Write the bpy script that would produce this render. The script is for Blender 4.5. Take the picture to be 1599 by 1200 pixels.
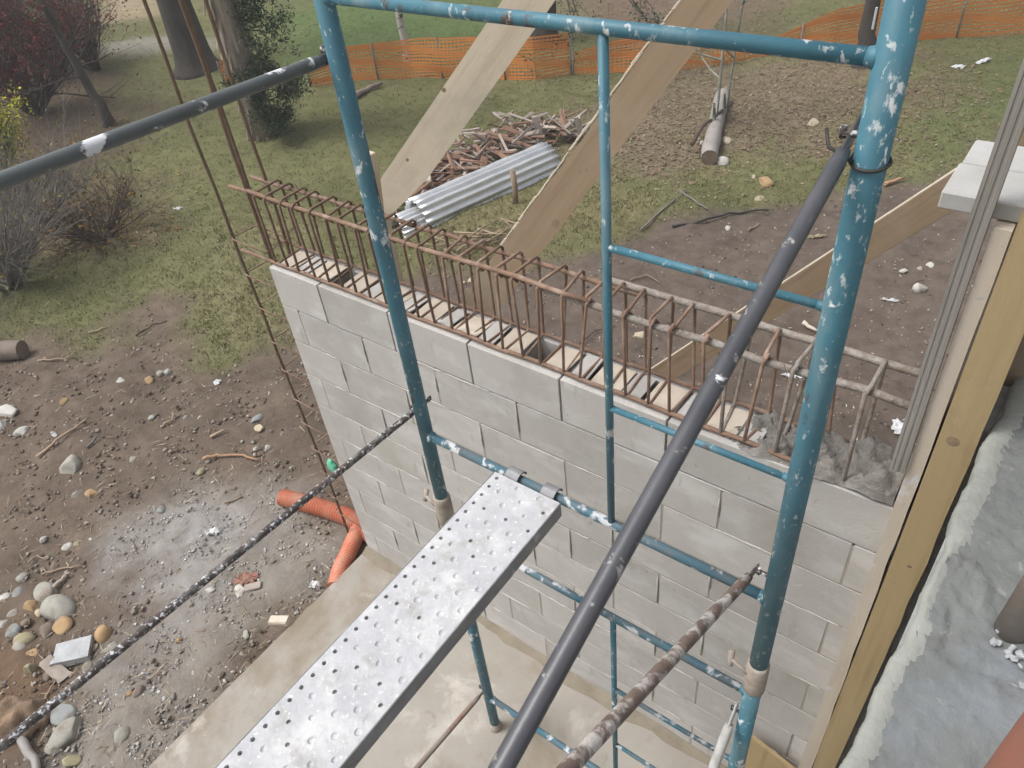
import bpy, math, random
import numpy as np
from mathutils import Vector, Matrix

S = bpy.context.scene
for o in list(bpy.data.objects):
    bpy.data.objects.remove(o)
COL = S.collection

# ------------------------------------------------------------------ camera
CAM = np.array([2.66146, -1.57344, 1.66707])
ROT = np.array([[0.8038928908, 0.5870670331, -0.0954385601],      # right
                [0.3266576509, -0.5698825210, -0.7540084160],     # down
                [-0.4970422509, 0.5749662694, -0.6498944452]])    # forward
FPX = 1192.62
cd = bpy.data.cameras.new('camera')
cd.sensor_width = 36.0
cd.lens = FPX / 1599 * 36
cd.clip_start = 0.02
cd.clip_end = 600
cam = bpy.data.objects.new('camera', cd)
COL.objects.link(cam)
cam.matrix_world = Matrix(((ROT[0][0], -ROT[1][0], -ROT[2][0], CAM[0]),
                           (ROT[0][1], -ROT[1][1], -ROT[2][1], CAM[1]),
                           (ROT[0][2], -ROT[1][2], -ROT[2][2], CAM[2]),
                           (0, 0, 0, 1)))
S.camera = cam

# ------------------------------------------------------------------ light: overcast day
SUN_EL, SUN_AZ = math.radians(58), math.radians(232)    # azimuth clockwise from +Y
w = bpy.data.worlds.new('World')
S.world = w
w.use_nodes = True
nt = w.node_tree
bg = nt.nodes['Background']
sky = nt.nodes.new('ShaderNodeTexSky')
sky.sky_type = 'NISHITA'
sky.sun_disc = False
sky.sun_elevation = SUN_EL
sky.sun_rotation = SUN_AZ
sky.air_density = 1.0
sky.dust_density = 6.0
hs = nt.nodes.new('ShaderNodeHueSaturation')
hs.inputs['Saturation'].default_value = 0.30        # cloud cover: the blue is gone
nt.links.new(sky.outputs[0], hs.inputs['Color'])
nt.links.new(hs.outputs[0], bg.inputs['Color'])
bg.inputs['Strength'].default_value = 0.13
sd = bpy.data.lights.new('sun', 'SUN')
sd.energy = 1.1
sd.angle = math.radians(22)
sd.color = (1.0, 0.985, 0.96)
sun = bpy.data.objects.new('sun', sd)
COL.objects.link(sun)
tosun = Vector((math.sin(SUN_AZ) * math.cos(SUN_EL), math.cos(SUN_AZ) * math.cos(SUN_EL), math.sin(SUN_EL)))
sun.rotation_euler = tosun.to_track_quat('Z', 'Y').to_euler()
sun.location = (0, 0, 12)
S.view_settings.view_transform = 'Standard'
S.view_settings.look = 'None'
S.view_settings.gamma = 1
S.view_settings.exposure = 0.64
S.render.engine = 'CYCLES'

# ------------------------------------------------------------------ maths helpers
rng = np.random.default_rng(7)
ZG = -2.1            # ground level; wall top is 0, slab top is -2.0
ZS = -2.0

def ray(u, v):
    return np.array([(u - 799.5) / FPX, (v - 600) / FPX, 1.0]) @ ROT
def pd(u, v, d):
    return CAM + ray(u, v) * d
def onp(u, v, ax, val):
    d = ray(u, v)
    return CAM + d * (val - CAM[ax]) / d[ax]
def hgt(x, y):
    """gentle relief of the ground (arrays allowed)"""
    x = np.asarray(x, float); y = np.asarray(y, float)
    h = (0.030 * np.sin(1.3 * x + 0.7 * y + 1) + 0.026 * np.sin(-0.8 * x + 1.9 * y) +
         0.013 * np.sin(3.1 * x - 2.3 * y + 2) + 0.010 * np.sin(4.3 * y + 1.1 * x) +
         0.006 * np.sin(7.7 * x + 3.1 * y) * np.sin(6.3 * y - 2.2 * x))
    near = np.clip((np.hypot(np.maximum(np.maximum(-0.02 - x, x - 4), 0), np.maximum(np.maximum(y - 0.3, -4 - y), 0))) / 0.6, 0, 1)
    return ZG + h * (0.25 + 0.75 * near)
def gp(u, v, dz=0.0):
    """point of the ground under a picture position"""
    q = onp(u, v, 2, ZG)
    for _ in range(3):
        q = onp(u, v, 2, float(hgt(q[0], q[1])))
    q = q.copy(); q[2] += dz
    return q
def ztop(P, v):
    """z of the vertical line through P whose picture row is v"""
    a = P - CAM; e = np.array([0, 0, 1.0]); k = (v - 600) / FPX
    return P[2] + (k * (ROT[2] @ a) - ROT[1] @ a) / (ROT[1] @ e - k * (ROT[2] @ e))
def nrm(a):
    a = np.asarray(a, float)
    return a / np.linalg.norm(a)
def depth(P):
    return float((np.asarray(P) - CAM) @ ROT[2])

# ------------------------------------------------------------------ mesh builder
class MB:
    def __init__(s):
        s.v = []; s.f = []; s.n = 0; s.sm = []; s.fmat = []
    def add(s, v, f, smooth=False, mi=0):
        v = np.asarray(v, float)
        s.v.append(v)
        for q in f:
            s.f.append(tuple(int(i) + s.n for i in q)); s.sm.append(smooth); s.fmat.append(mi)
        s.n += len(v)
    def box(s, c, size, ax=None, bev=0.0, mi=0):
        """box; ax = 3 unit axes as rows; bev = chamfer"""
        c = np.asarray(c, float); h = np.asarray(size, float) / 2
        A = np.eye(3) if ax is None else np.asarray(ax, float)
        if bev <= 0:
            p = np.array([[x, y, z] for x in (-1, 1) for y in (-1, 1) for z in (-1, 1)]) * h
            f = [(0, 1, 3, 2), (4, 6, 7, 5), (0, 4, 5, 1), (2, 3, 7, 6), (0, 2, 6, 4), (1, 5, 7, 3)]
            s.add(c + p @ A, f, mi=mi)
            return
        P = []; idx = {}
        for i, sx in enumerate((-1, 1)):
            for j, sy in enumerate((-1, 1)):
                for k, sz in enumerate((-1, 1)):
                    for a in range(3):
                        q = np.array([sx, sy, sz]) * (h - bev)
                        q[a] = (sx, sy, sz)[a] * h[a]
                        idx[(i, j, k, a)] = len(P); P.append(q)
        F = []
        for a in range(3):
            b, cc = [(1, 2), (2, 0), (0, 1)][a]
            for e in (0, 1):
                L = []
                for (m, n) in ((0, 0), (1, 0), (1, 1), (0, 1)):
                    k = [0, 0, 0]; k[a] = e; k[b] = m; k[cc] = n
                    L.append(idx[(k[0], k[1], k[2], a)])
                F.append(L if e else L[::-1])
        for a in range(3):
            b, cc = [(1, 2), (2, 0), (0, 1)][a]
            for m in (0, 1):
                for n in (0, 1):
                    k0 = [0, 0, 0]; k0[b] = m; k0[cc] = n
                    k1 = list(k0); k1[a] = 1
                    L = [idx[(*k0, b)], idx[(*k1, b)], idx[(*k1, cc)], idx[(*k0, cc)]]
                    F.append(L if (m ^ n) == 0 else L[::-1])
        for i in (0, 1):
            for j in (0, 1):
                for k in (0, 1):
                    L = [idx[(i, j, k, 0)], idx[(i, j, k, 1)], idx[(i, j, k, 2)]]
                    F.append(L if (i + j + k) % 2 else L[::-1])
        s.add(c + np.array(P) @ A, F, mi=mi)
    def tube(s, pts, r, seg=10, caps=True, smooth=True, mi=0):
        pts = [np.asarray(p, float) for p in pts]
        n = len(pts)
        rr = [r] * n if np.isscalar(r) else list(r)
        T = []
        for i in range(n):
            a = pts[max(i - 1, 0)]; b = pts[min(i + 1, n - 1)]
            T.append(nrm(b - a))
        up = np.array([0, 0, 1.0]) if abs(T[0][2]) < 0.9 else np.array([1.0, 0, 0])
        u = nrm(np.cross(T[0], up))
        V = []
        ang = np.arange(seg) * 2 * np.pi / seg
        for i in range(n):
            u = nrm(u - T[i] * (u @ T[i])); w_ = np.cross(T[i], u)
            V.append(pts[i] + rr[i] * (np.cos(ang)[:, None] * u + np.sin(ang)[:, None] * w_))
        V = np.concatenate(V)
        F = []
        for i in range(n - 1):
            for k in range(seg):
                F.append((i * seg + k, i * seg + (k + 1) % seg, (i + 1) * seg + (k + 1) % seg, (i + 1) * seg + k))
        s.add(V, F, smooth, mi)
        if caps:
            o = s.n - len(V)
            s.f.append(tuple(o + k for k in range(seg))[::-1]); s.sm.append(False); s.fmat.append(mi)
            s.f.append(tuple(o + (n - 1) * seg + k for k in range(seg))); s.sm.append(False); s.fmat.append(mi)
    def prism(s, poly, off, mi=0):
        """planar polygon extruded by vector off"""
        P = np.asarray(poly, float); n = len(P)
        V = np.concatenate([P, P + np.asarray(off, float)])
        F = [tuple(range(n)), tuple(range(2 * n - 1, n - 1, -1))]
        for i in range(n):
            F.append(((i + 1) % n, i, n + i, n + (i + 1) % n))
        s.add(V, F, mi=mi)
    def verts(s):
        return np.concatenate(s.v) if s.v else np.zeros((0, 3))
    def mesh(s, name, mats, origin=(0, 0, 0)):
        me = bpy.data.meshes.new(name)
        me.from_pydata((s.verts() - np.asarray(origin)).tolist(), [], s.f)
        me.polygons.foreach_set('use_smooth', s.sm)
        for m in (mats if isinstance(mats, (list, tuple)) else [mats]):
            me.materials.append(m)
        if any(s.fmat):
            me.polygons.foreach_set('material_index', s.fmat)
        import bmesh
        bm = bmesh.new(); bm.from_mesh(me)
        if len(bm.faces) < 60000:
            bmesh.ops.recalc_face_normals(bm, faces=bm.faces)
        bm.to_mesh(me); bm.free()
        me.update()
        return me

def tag(o, label=None, cat=None, group=None, kind=None):
    if label: o['label'] = label
    if cat: o['category'] = cat
    if group: o['group'] = group
    if kind: o['kind'] = kind
    return o
def thing(name, loc, label, cat, group=None):
    o = bpy.data.objects.new(name, None)
    o.empty_display_size = 0.1
    o.location = tuple(float(a) for a in loc)
    COL.objects.link(o)
    return tag(o, label, cat, group)
def absloc(o):
    v = Vector(o.location)
    while o.parent:
        o = o.parent; v = v + Vector(o.location)
    return np.array(v)
def part(name, mb, mat, parent, **k):
    """child mesh built in place; origin stays at its parent's"""
    me = mb.mesh(name, mat, absloc(parent))
    o = bpy.data.objects.new(name, me)
    o.parent = parent
    COL.objects.link(o)
    return tag(o, **k)
def single(name, mb, mat, label=None, cat=None, group=None, kind=None, origin=None, zaxis=None):
    v = mb.verts()
    if zaxis is not None:                              # local z runs along the grain
        zq = nrm(zaxis); xq = nrm(np.cross((0.3, 0.9, 0.1), zq)); B = np.array([xq, np.cross(zq, xq), zq])
        c = v.mean(0); m2 = MB(); m2.f, m2.sm, m2.fmat, m2.n = mb.f, mb.sm, mb.fmat, mb.n
        m2.v = [(v - c) @ B.T]
        o = bpy.data.objects.new(name, m2.mesh(name, mat))
        o.matrix_world = Matrix.Translation(Vector(c)) @ Matrix(B.T.tolist()).to_4x4()
        COL.objects.link(o)
        return tag(o, label, cat, group, kind)
    if origin is None:
        c = (v.min(0) + v.max(0)) / 2; c[2] = v[:, 2].min()
        origin = c
    me = mb.mesh(name, mat, origin)
    o = bpy.data.objects.new(name, me)
    o.location = tuple(float(a) for a in origin)
    COL.objects.link(o)
    return tag(o, label, cat, group, kind)
def inst(name, me, parent, loc, rot=(0, 0, 0), scl=(1, 1, 1)):
    o = bpy.data.objects.new(name, me)
    o.location = tuple(float(a) for a in loc); o.rotation_euler = rot; o.scale = scl
    if parent: o.parent = parent
    COL.objects.link(o)
    return o
def bulk(name, V, F, mat, label, kind='stuff', colors=None, cat=None, smooth=False, parent=None):
    """big mesh from numpy arrays: V (n,3), F (m,k)"""
    me = bpy.data.meshes.new(name)
    k = F.shape[1]
    me.vertices.add(len(V)); me.vertices.foreach_set('co', V.astype(np.float32).ravel())
    me.loops.add(F.size); me.loops.foreach_set('vertex_index', F.astype(np.int32).ravel())
    me.polygons.add(len(F))
    me.polygons.foreach_set('loop_start', np.arange(0, F.size, k, dtype=np.int32))
    me.polygons.foreach_set('loop_total', np.full(len(F), k, np.int32))
    if smooth: me.polygons.foreach_set('use_smooth', np.ones(len(F), bool))
    me.update(calc_edges=True)
    if colors is not None:
        a = me.color_attributes.new('Col', 'FLOAT_COLOR', 'POINT')
        c = np.ones((len(V), 4), np.float32); c[:, :3] = colors
        a.data.foreach_set('color', c.ravel())
    me.materials.append(mat)
    o = bpy.data.objects.new(name, me)
    if parent is not None: o.parent = parent
    COL.objects.link(o)
    return tag(o, label, cat, None, kind)

# ------------------------------------------------------------------ materials
def mat(name, c1, c2=None, scale=6.0, rough=0.8, bump=0.0, bscale=40.0, metal=0.0, stretch=(1, 1, 1), vary=0.12,
        layers=(), attr=False, spec=0.35, detail=6.0, wave=None, trans=0.0):
    """procedural surface: two-tone noise, per-object tint, optional layers (colour, scale, low, high, roughness, stretch)"""
    m = bpy.data.materials.new(name); m.use_nodes = True
    nt = m.node_tree; N = nt.nodes; L = nt.links
    b = N['Principled BSDF']
    b.inputs['Roughness'].default_value = rough
    b.inputs['Metallic'].default_value = metal
    b.inputs['Specular IOR Level'].default_value = spec
    tc = N.new('ShaderNodeTexCoord'); oi = N.new('ShaderNodeObjectInfo')
    mul = N.new('ShaderNodeMath'); mul.operation = 'MULTIPLY'; mul.inputs[1].default_value = 37.0
    L.new(oi.outputs['Random'], mul.inputs[0])
    va = N.new('ShaderNodeVectorMath'); va.operation = 'ADD'
    L.new(tc.outputs['Object'], va.inputs[0]); L.new(mul.outputs[0], va.inputs[1])
    def coords(st):
        if st == (1, 1, 1): return va.outputs[0]
        mp = N.new('ShaderNodeMapping'); mp.inputs['Scale'].default_value = st
        L.new(va.outputs[0], mp.inputs['Vector'])
        return mp.outputs[0]
    def noise(sc, st=(1, 1, 1), det=detail, dist=0.0):
        n = N.new('ShaderNodeTexNoise'); n.inputs['Scale'].default_value = sc
        n.inputs['Detail'].default_value = det; n.inputs['Roughness'].default_value = 0.62
        n.inputs['Distortion'].default_value = dist
        L.new(coords(st), n.inputs['Vector'])
        return n.outputs['Fac']
    def ramp(fac, lo, hi):
        r = N.new('ShaderNodeMapRange'); r.clamp = True
        r.inputs['From Min'].default_value = lo; r.inputs['From Max'].default_value = hi
        L.new(fac, r.inputs['Value'])
        return r.outputs[0]
    def mix(a, bb, fac, kind='MIX'):
        x = N.new('ShaderNodeMix'); x.data_type = 'RGBA'; x.blend_type = kind
        for sock, val in ((x.inputs['A'], a), (x.inputs['B'], bb)):
            if isinstance(val, tuple): sock.default_value = (*val, 1)
            else: L.new(val, sock)
        if isinstance(fac, (int, float)): x.inputs['Factor'].default_value = fac
        else: L.new(fac, x.inputs['Factor'])
        return x.outputs['Result']
    c2 = c2 or tuple(min(1, a * 0.72) for a in c1)
    if attr:
        at = N.new('ShaderNodeAttribute'); at.attribute_name = 'Col'
        base = at.outputs['Color']
        g = N.new('ShaderNodeMix'); g.data_type = 'RGBA'
        col = mix(base, mix(base, c2, 1.0, 'MULTIPLY'), ramp(noise(scale, stretch), 0.35, 0.68))
    else:
        col = mix(c1, c2, ramp(noise(scale, stretch), 0.32, 0.70))
    if wave:                                    # wood grain: (scale, distortion, colour, strength, axis)
        wv = N.new('ShaderNodeTexNoise'); wv.inputs['Scale'].default_value = wave[0]
        wv.inputs['Detail'].default_value = 4
        L.new(coords(wave[1]), wv.inputs['Vector'])
        col = mix(col, wave[2], ramp(wv.outputs['Fac'], 0.52, 0.72))
    rsock = None
    for (lc, ls, lo, hi, lr, lst) in layers:
        f = ramp(noise(ls, lst, 8.0, 0.3), lo, hi)
        col = mix(col, lc, f)
        rm = N.new('ShaderNodeMix'); rm.data_type = 'FLOAT'
        L.new(f, rm.inputs['Factor'])
        if rsock is None: rm.inputs['A'].default_value = rough
        else: L.new(rsock, rm.inputs['A'])
        rm.inputs['B'].default_value = lr
        rsock = rm.outputs['Result']
    if rsock is not None: L.new(rsock, b.inputs['Roughness'])
    if vary > 0:
        r2 = N.new('ShaderNodeMapRange')
        r2.inputs['To Min'].default_value = 1 - vary; r2.inputs['To Max'].default_value = 1 + vary
        L.new(oi.outputs['Random'], r2.inputs['Value'])
        cb = N.new('ShaderNodeCombineColor')
        for i in range(3): L.new(r2.outputs[0], cb.inputs[i])
        col = mix(col, cb.outputs[0], 1.0, 'MULTIPLY')
    L.new(col, b.inputs['Base Color'])
    if bump > 0:
        bp = N.new('ShaderNodeBump'); bp.inputs['Strength'].default_value = 1.0
        bp.inputs['Distance'].default_value = bump
        L.new(noise(bscale, stretch, 8.0), bp.inputs['Height'])
        L.new(bp.outputs[0], b.inputs['Normal'])
    if trans > 0:
        b.inputs['Subsurface Weight'].default_value = 0.0
    return m

O3 = (1, 1, 1)
M = {}
M['block'] = mat('concrete_block', (0.49, 0.47, 0.445), (0.43, 0.412, 0.39), 5, 0.92, 0.0022, 110, vary=0.07,
                 layers=[((0.55, 0.535, 0.515), 3.6, 0.50, 0.66, 0.92, (1, 1, 2.0)), ((0.375, 0.35, 0.31), 2.6, 0.55, 0.76, 0.9, (1, 1, .6)), ((0.39, 0.37, 0.335), 11, 0.60, 0.72, 0.9, (1.6, 1.6, .5)), ((0.27, 0.25, 0.22), 34, 0.67, 0.72, 0.9, O3)])
M['mortar'] = mat('mortar', (0.42, 0.39, 0.345), (0.315, 0.275, 0.225), 4, 0.95, 0.002, 90, vary=0)
M['footmortar'] = mat('foot_mortar', (0.27, 0.235, 0.18), (0.20, 0.17, 0.13), 12, 0.95, 0.004, 60, vary=0)
M['mortar_pale'] = mat('mortar_pale', (0.56, 0.54, 0.51), (0.42, 0.40, 0.37), 24, 0.95, 0.003, 120, vary=0.05)
M['slab'] = mat('slab_concrete', (0.36, 0.335, 0.298), (0.29, 0.266, 0.232), 1.6, 0.85, 0.0025, 50, vary=0,
                layers=[((0.235, 0.195, 0.145), 1.7, 0.50, 0.66, 0.75, O3), ((0.48, 0.45, 0.405), 3.6, 0.56, 0.70, 0.9, O3), ((0.27, 0.235, 0.19), 14, 0.60, 0.72, 0.9, O3)])
M['teal'] = mat('teal_paint', (0.058, 0.180, 0.238), (0.040, 0.125, 0.168), 7, 0.52, 0.0006, 70, vary=0.06, spec=0.5,
                layers=[((0.15, 0.235, 0.265), 8, 0.52, 0.70, 0.7, (1, 1, 0.4)), ((0.085, 0.06, 0.05), 15, 0.61, 0.67, 0.8, (1, 1, 0.5)),
                        ((0.40, 0.45, 0.46), 70, 0.60, 0.66, 0.9, (1, 1, 0.5)), ((0.58, 0.60, 0.60), 18, 0.605, 0.64, 0.9, (1, 1, 0.55))])
M['teal_dirty'] = mat('teal_paint_splashed', (0.04, 0.13, 0.18), (0.12, 0.14, 0.15), 14, 0.55, 0.0012, 60, vary=0.06,
                      layers=[((0.12, 0.08, 0.065), 13, 0.60, 0.68, 0.8, O3), ((0.50, 0.51, 0.52), 16, 0.55, 0.61, 0.9, O3)])
M['collar'] = mat('collar_mortar', (0.40, 0.36, 0.31), (0.25, 0.20, 0.165), 22, 0.9, 0.002, 60)
M['brace'] = mat('dark_tube', (0.075, 0.076, 0.086), (0.052, 0.054, 0.062), 9, 0.38, 0.0005, 60, spec=0.5,
                 layers=[((0.10, 0.07, 0.055), 12, 0.64, 0.74, 0.7, O3), ((0.30, 0.29, 0.28), 40, 0.62, 0.68, 0.9, O3), ((0.62, 0.63, 0.65), 15, 0.69, 0.71, 0.9, O3)])
M['rail'] = mat('grey_green_tube', (0.10, 0.115, 0.117), (0.072, 0.078, 0.078), 6, 0.42, 0.0005, 60, spec=0.5,
                layers=[((0.60, 0.61, 0.63), 12, 0.565, 0.60, 0.9, O3)])
M['splash'] = mat('splashed_tube', (0.045, 0.042, 0.042), (0.09, 0.062, 0.05), 11, 0.55, 0.002, 70,
                  layers=[((0.17, 0.165, 0.16), 30, 0.50, 0.62, 0.8, O3), ((0.56, 0.56, 0.57), 100, 0.55, 0.60, 0.9, O3)])
M['rusttube'] = mat('rusty_tube', (0.18, 0.13, 0.105), (0.10, 0.075, 0.065), 16, 0.85, 0.004, 50,
                    layers=[((0.42, 0.395, 0.37), 22, 0.46, 0.58, 0.9, O3)])
M['limetube'] = mat('limed_tube', (0.55, 0.55, 0.54), (0.36, 0.35, 0.33), 20, 0.9, 0.003, 50,
                    layers=[((0.08, 0.065, 0.06), 14, 0.60, 0.66, 0.8, O3)])
M['rebar'] = mat('rebar_rust', (0.245, 0.155, 0.108), (0.155, 0.10, 0.073), 25, 0.88, 0.0012, 160,
                 layers=[((0.34, 0.25, 0.195), 9, 0.50, 0.68, 0.9, O3)])
M['rebar_dark'] = mat('rebar_dark', (0.195, 0.130, 0.088), (0.125, 0.086, 0.062), 25, 0.88, 0.001, 160)
M['barcoat'] = mat('mortar_coated_bar', (0.34, 0.325, 0.30), (0.20, 0.145, 0.11), 34, 0.95, 0.008, 70)
M['zinc'] = mat('galvanised_deck', (0.50, 0.505, 0.525), (0.41, 0.415, 0.435), 20, 0.88, 0.0030, 60, metal=0.0, vary=0, spec=0.4,
                layers=[((0.60, 0.60, 0.605), 9, 0.48, 0.66, 0.88, O3), ((0.33, 0.315, 0.29), 12, 0.55, 0.74, 0.85, O3), ((0.66, 0.66, 0.65), 70, 0.60, 0.66, 0.9, O3)])
M['zincside'] = mat('galvanised_side', (0.30, 0.30, 0.31), (0.20, 0.20, 0.205), 14, 0.55, 0.0008, 60, metal=0.3, vary=0,
                    layers=[((0.48, 0.47, 0.46), 12, 0.58, 0.66, 0.9, O3)])
M['tin'] = mat('corrugated_zinc', (0.74, 0.75, 0.76), (0.60, 0.61, 0.62), 5, 0.34, 0.0008, 40, metal=0.55, vary=0.05)
GR = (26, (1, 1, 1))
def wood(name, c1, c2, grain, axis, rough=0.75, vary=0.06, extra=()):
    st = {'x': (0.6, 9, 9), 'y': (9, 0.6, 9), 'z': (9, 9, 0.6)}[axis]
    return mat(name, c1, c2, 2.2, rough, 0.0009, 20, stretch=st, vary=vary, wave=(3.0, st, grain), layers=list(extra))
M['pale'] = wood('pale_pine', (0.58, 0.51, 0.43), (0.51, 0.44, 0.36), (0.47, 0.40, 0.315), 'z', extra=[((0.60, 0.60, 0.61), 9, 0.60, 0.66, 0.9, (1, 1, .6)), ((0.36, 0.36, 0.37), 40, 0.66, 0.70, 0.9, O3)])
M['yellow'] = wood('yellow_pine', (0.44, 0.335, 0.185), (0.39, 0.29, 0.155), (0.34, 0.245, 0.125), 'z',
                   extra=[((0.22, 0.135, 0.09), 3.2, 0.60, 0.72, 0.7, (1.2, 1.2, 1)), ((0.32, 0.225, 0.14), 2.0, 0.55, 0.70, 0.75, (1, 1, .7))])
M['greywood'] = wood('weathered_batten', (0.31, 0.29, 0.26), (0.25, 0.235, 0.21), (0.19, 0.175, 0.155), 'z')
M['prop'] = wood('prop_pine', (0.63, 0.54, 0.415), (0.56, 0.475, 0.36), (0.51, 0.425, 0.31), 'z', extra=[((0.30, 0.215, 0.14), 7, 0.67, 0.72, 0.8, (1, 1, .7)), ((0.42, 0.36, 0.285), 2.2, 0.52, 0.68, 0.8, O3)])
M['propdark'] = wood('prop_brown', (0.32, 0.235, 0.15), (0.265, 0.19, 0.12), (0.22, 0.155, 0.095), 'z', extra=[((0.11, 0.07, 0.045), 6, 0.66, 0.71, 0.8, (1, 1, .7)), ((0.34, 0.275, 0.20), 2.0, 0.53, 0.70, 0.8, O3)])
M['knotwood'] = mat('knot_wood', (0.30, 0.215, 0.14), (0.19, 0.13, 0.085), 45, 0.8, 0.001, 60)
M['propend'] = wood('prop_side', (0.60, 0.53, 0.42), (0.50, 0.43, 0.33), (0.42, 0.35, 0.26), 'z')
M['whiteboard'] = mat('limed_board', (0.45, 0.45, 0.445), (0.36, 0.35, 0.325), 9, 0.85, 0.0008, 40, vary=0.05)
M['boardend'] = mat('board_edge', (0.42, 0.41, 0.34), (0.34, 0.325, 0.26), 8, 0.85, 0.0008, 40, vary=0.05)
M['plug_cream'] = mat('cream_plug', (0.62, 0.55, 0.46), (0.52, 0.44, 0.35), 12, 0.9, 0.001, 60, vary=0.12)
M['plug_white'] = mat('white_plug', (0.52, 0.50, 0.475), (0.44, 0.42, 0.39), 12, 0.9, 0.001, 60, vary=0.08)
M['roughconc'] = mat('rough_concrete', (0.29, 0.275, 0.25), (0.17, 0.16, 0.145), 20, 0.98, 0.012, 55, spec=0.1, vary=0.05,
                     layers=[((0.38, 0.37, 0.35), 30, 0.60, 0.70, 0.95, O3)])
M['topconc'] = mat('wall_top_mortar', (0.20, 0.21, 0.205), (0.155, 0.162, 0.157), 8, 0.98, 0.0035, 75, vary=0, spec=0.05,
                   layers=[((0.205, 0.222, 0.236), 3.5, 0.50, 0.66, 0.95, O3), ((0.15, 0.15, 0.145), 12, 0.60, 0.70, 0.95, O3), ((0.27, 0.275, 0.265), 26, 0.62, 0.69, 0.95, O3)])
M['cream'] = mat('cream_mortar_edge', (0.35, 0.362, 0.33), (0.28, 0.288, 0.265), 14, 0.97, 0.004, 70, vary=0, spec=0.1)
M['darkwall'] = mat('dark_wall_side', (0.36, 0.365, 0.36), (0.27, 0.27, 0.265), 16, 0.95, 0.004, 40, vary=0)
M['gapfill'] = mat('added_gap_fill', (0.30, 0.30, 0.285), (0.20, 0.20, 0.19), 20, 0.95, 0.006, 40, vary=0)  # mid grey for the filler added to lighten the slot beside the form
M['redtube'] = mat('red_tube', (0.27, 0.105, 0.072), (0.21, 0.105, 0.08), 9, 0.6, 0.0012, 50,
                   layers=[((0.52, 0.45, 0.40), 13, 0.62, 0.68, 0.9, O3)])
M['mudtube'] = mat('mud_tube', (0.33, 0.30, 0.27), (0.25, 0.19, 0.155), 10, 0.9, 0.002, 50,
                   layers=[((0.28, 0.14, 0.09), 8, 0.56, 0.66, 0.8, O3)])
M['pipe'] = mat('orange_pipe', (0.56, 0.185, 0.105), (0.50, 0.165, 0.095), 8, 0.5, vary=0,
                layers=[((0.52, 0.30, 0.22), 7, 0.45, 0.68, 0.8, O3)])
M['net'] = mat('orange_net', (0.76, 0.275, 0.07), (0.66, 0.25, 0.07), 2, 0.6, vary=0.04)
M['bark'] = mat('bark', (0.085, 0.075, 0.065), (0.045, 0.04, 0.036), 9, 0.95, 0.012, 14, stretch=(1, 1, 0.3))
M['palebark'] = mat('pale_bark', (0.34, 0.29, 0.235), (0.10, 0.085, 0.065), 7, 0.95, 0.012, 12, stretch=(1, 1, 0.22))
M['birch'] = mat('birch_bark', (0.55, 0.53, 0.49), (0.44, 0.42, 0.38), 8, 0.85, 0.002, 30,
                 layers=[((0.06, 0.055, 0.05), 7, 0.58, 0.62, 0.9, (1, 1, 2.2))])
M['twig'] = mat('twig_grey', (0.22, 0.205, 0.19), (0.13, 0.12, 0.105), 9, 0.9)
M['twigdark'] = mat('twig_dark', (0.085, 0.06, 0.05), (0.06, 0.045, 0.04), 9, 0.9)
M['lichen'] = mat('lichen_twig', (0.34, 0.36, 0.31), (0.18, 0.175, 0.15), 14, 0.95, 0.004, 30)
M['logwood'] = mat('log_bark', (0.26, 0.215, 0.18), (0.17, 0.135, 0.11), 8, 0.9, 0.006, 22, stretch=(1, 1, 1))
M['stumpwood'] = mat('stump_wood', (0.30, 0.21, 0.14), (0.13, 0.09, 0.065), 11, 0.95, 0.012, 26)
M['logend'] = mat('log_end', (0.20, 0.15, 0.11), (0.13, 0.095, 0.07), 14, 0.9, 0.002, 30)
M['greylog'] = mat('grey_log', (0.37, 0.345, 0.325), (0.27, 0.24, 0.22), 9, 0.9, 0.005, 22)
M['stick'] = mat('stick', (0.36, 0.28, 0.20), (0.26, 0.19, 0.13), 12, 0.9, vary=0.25)
M['scrap_red'] = mat('scrap_red', (0.30, 0.185, 0.13), (0.21, 0.125, 0.09), 12, 0.9, 0.003, 30, vary=0.3)
M['scrap_grey'] = mat('scrap_grey', (0.40, 0.345, 0.30), (0.28, 0.235, 0.20), 12, 0.9, 0.003, 30, vary=0.3)
M['white'] = mat('white_scrap', (0.64, 0.65, 0.66), (0.50, 0.50, 0.49), 14, 0.8, 0.003, 40, vary=0.05)
M['cellblock'] = mat('cellular_block', (0.47, 0.485, 0.50), (0.36, 0.365, 0.37), 16, 0.92, 0.006, 60, vary=0, layers=[((0.16, 0.13, 0.11), 9, 0.64, 0.7, 0.9, O3)])
M['green'] = mat('green_plastic', (0.14, 0.50, 0.33), (0.12, 0.42, 0.28), 6, 0.45)
M['redscrap'] = mat('red_powder', (0.34, 0.155, 0.115), (0.24, 0.15, 0.12), 26, 0.95, 0.004, 40)
M['hose'] = mat('black_hose', (0.035, 0.033, 0.033), (0.05, 0.045, 0.042), 8, 0.55)
M['rope'] = mat('pale_root', (0.42, 0.25, 0.15), (0.34, 0.20, 0.12), 12, 0.8)
def rockmat(n, c):
    M[n] = mat('rock_' + n, c, tuple(a * 0.74 for a in c), 9, 0.88, 0.004, 26, vary=0.10,
               layers=[((0.19, 0.145, 0.11), 7, 0.52, 0.70, 0.95, O3)])
rockmat('r_grey', (0.37, 0.355, 0.31)); rockmat('r_tan', (0.40, 0.27, 0.145)); rockmat('r_cream', (0.50, 0.43, 0.31))
rockmat('r_pale', (0.52, 0.50, 0.46)); rockmat('r_brown', (0.24, 0.195, 0.16)); rockmat('r_blue', (0.30, 0.315, 0.305))
rockmat('r_olive', (0.36, 0.32, 0.205))
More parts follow.
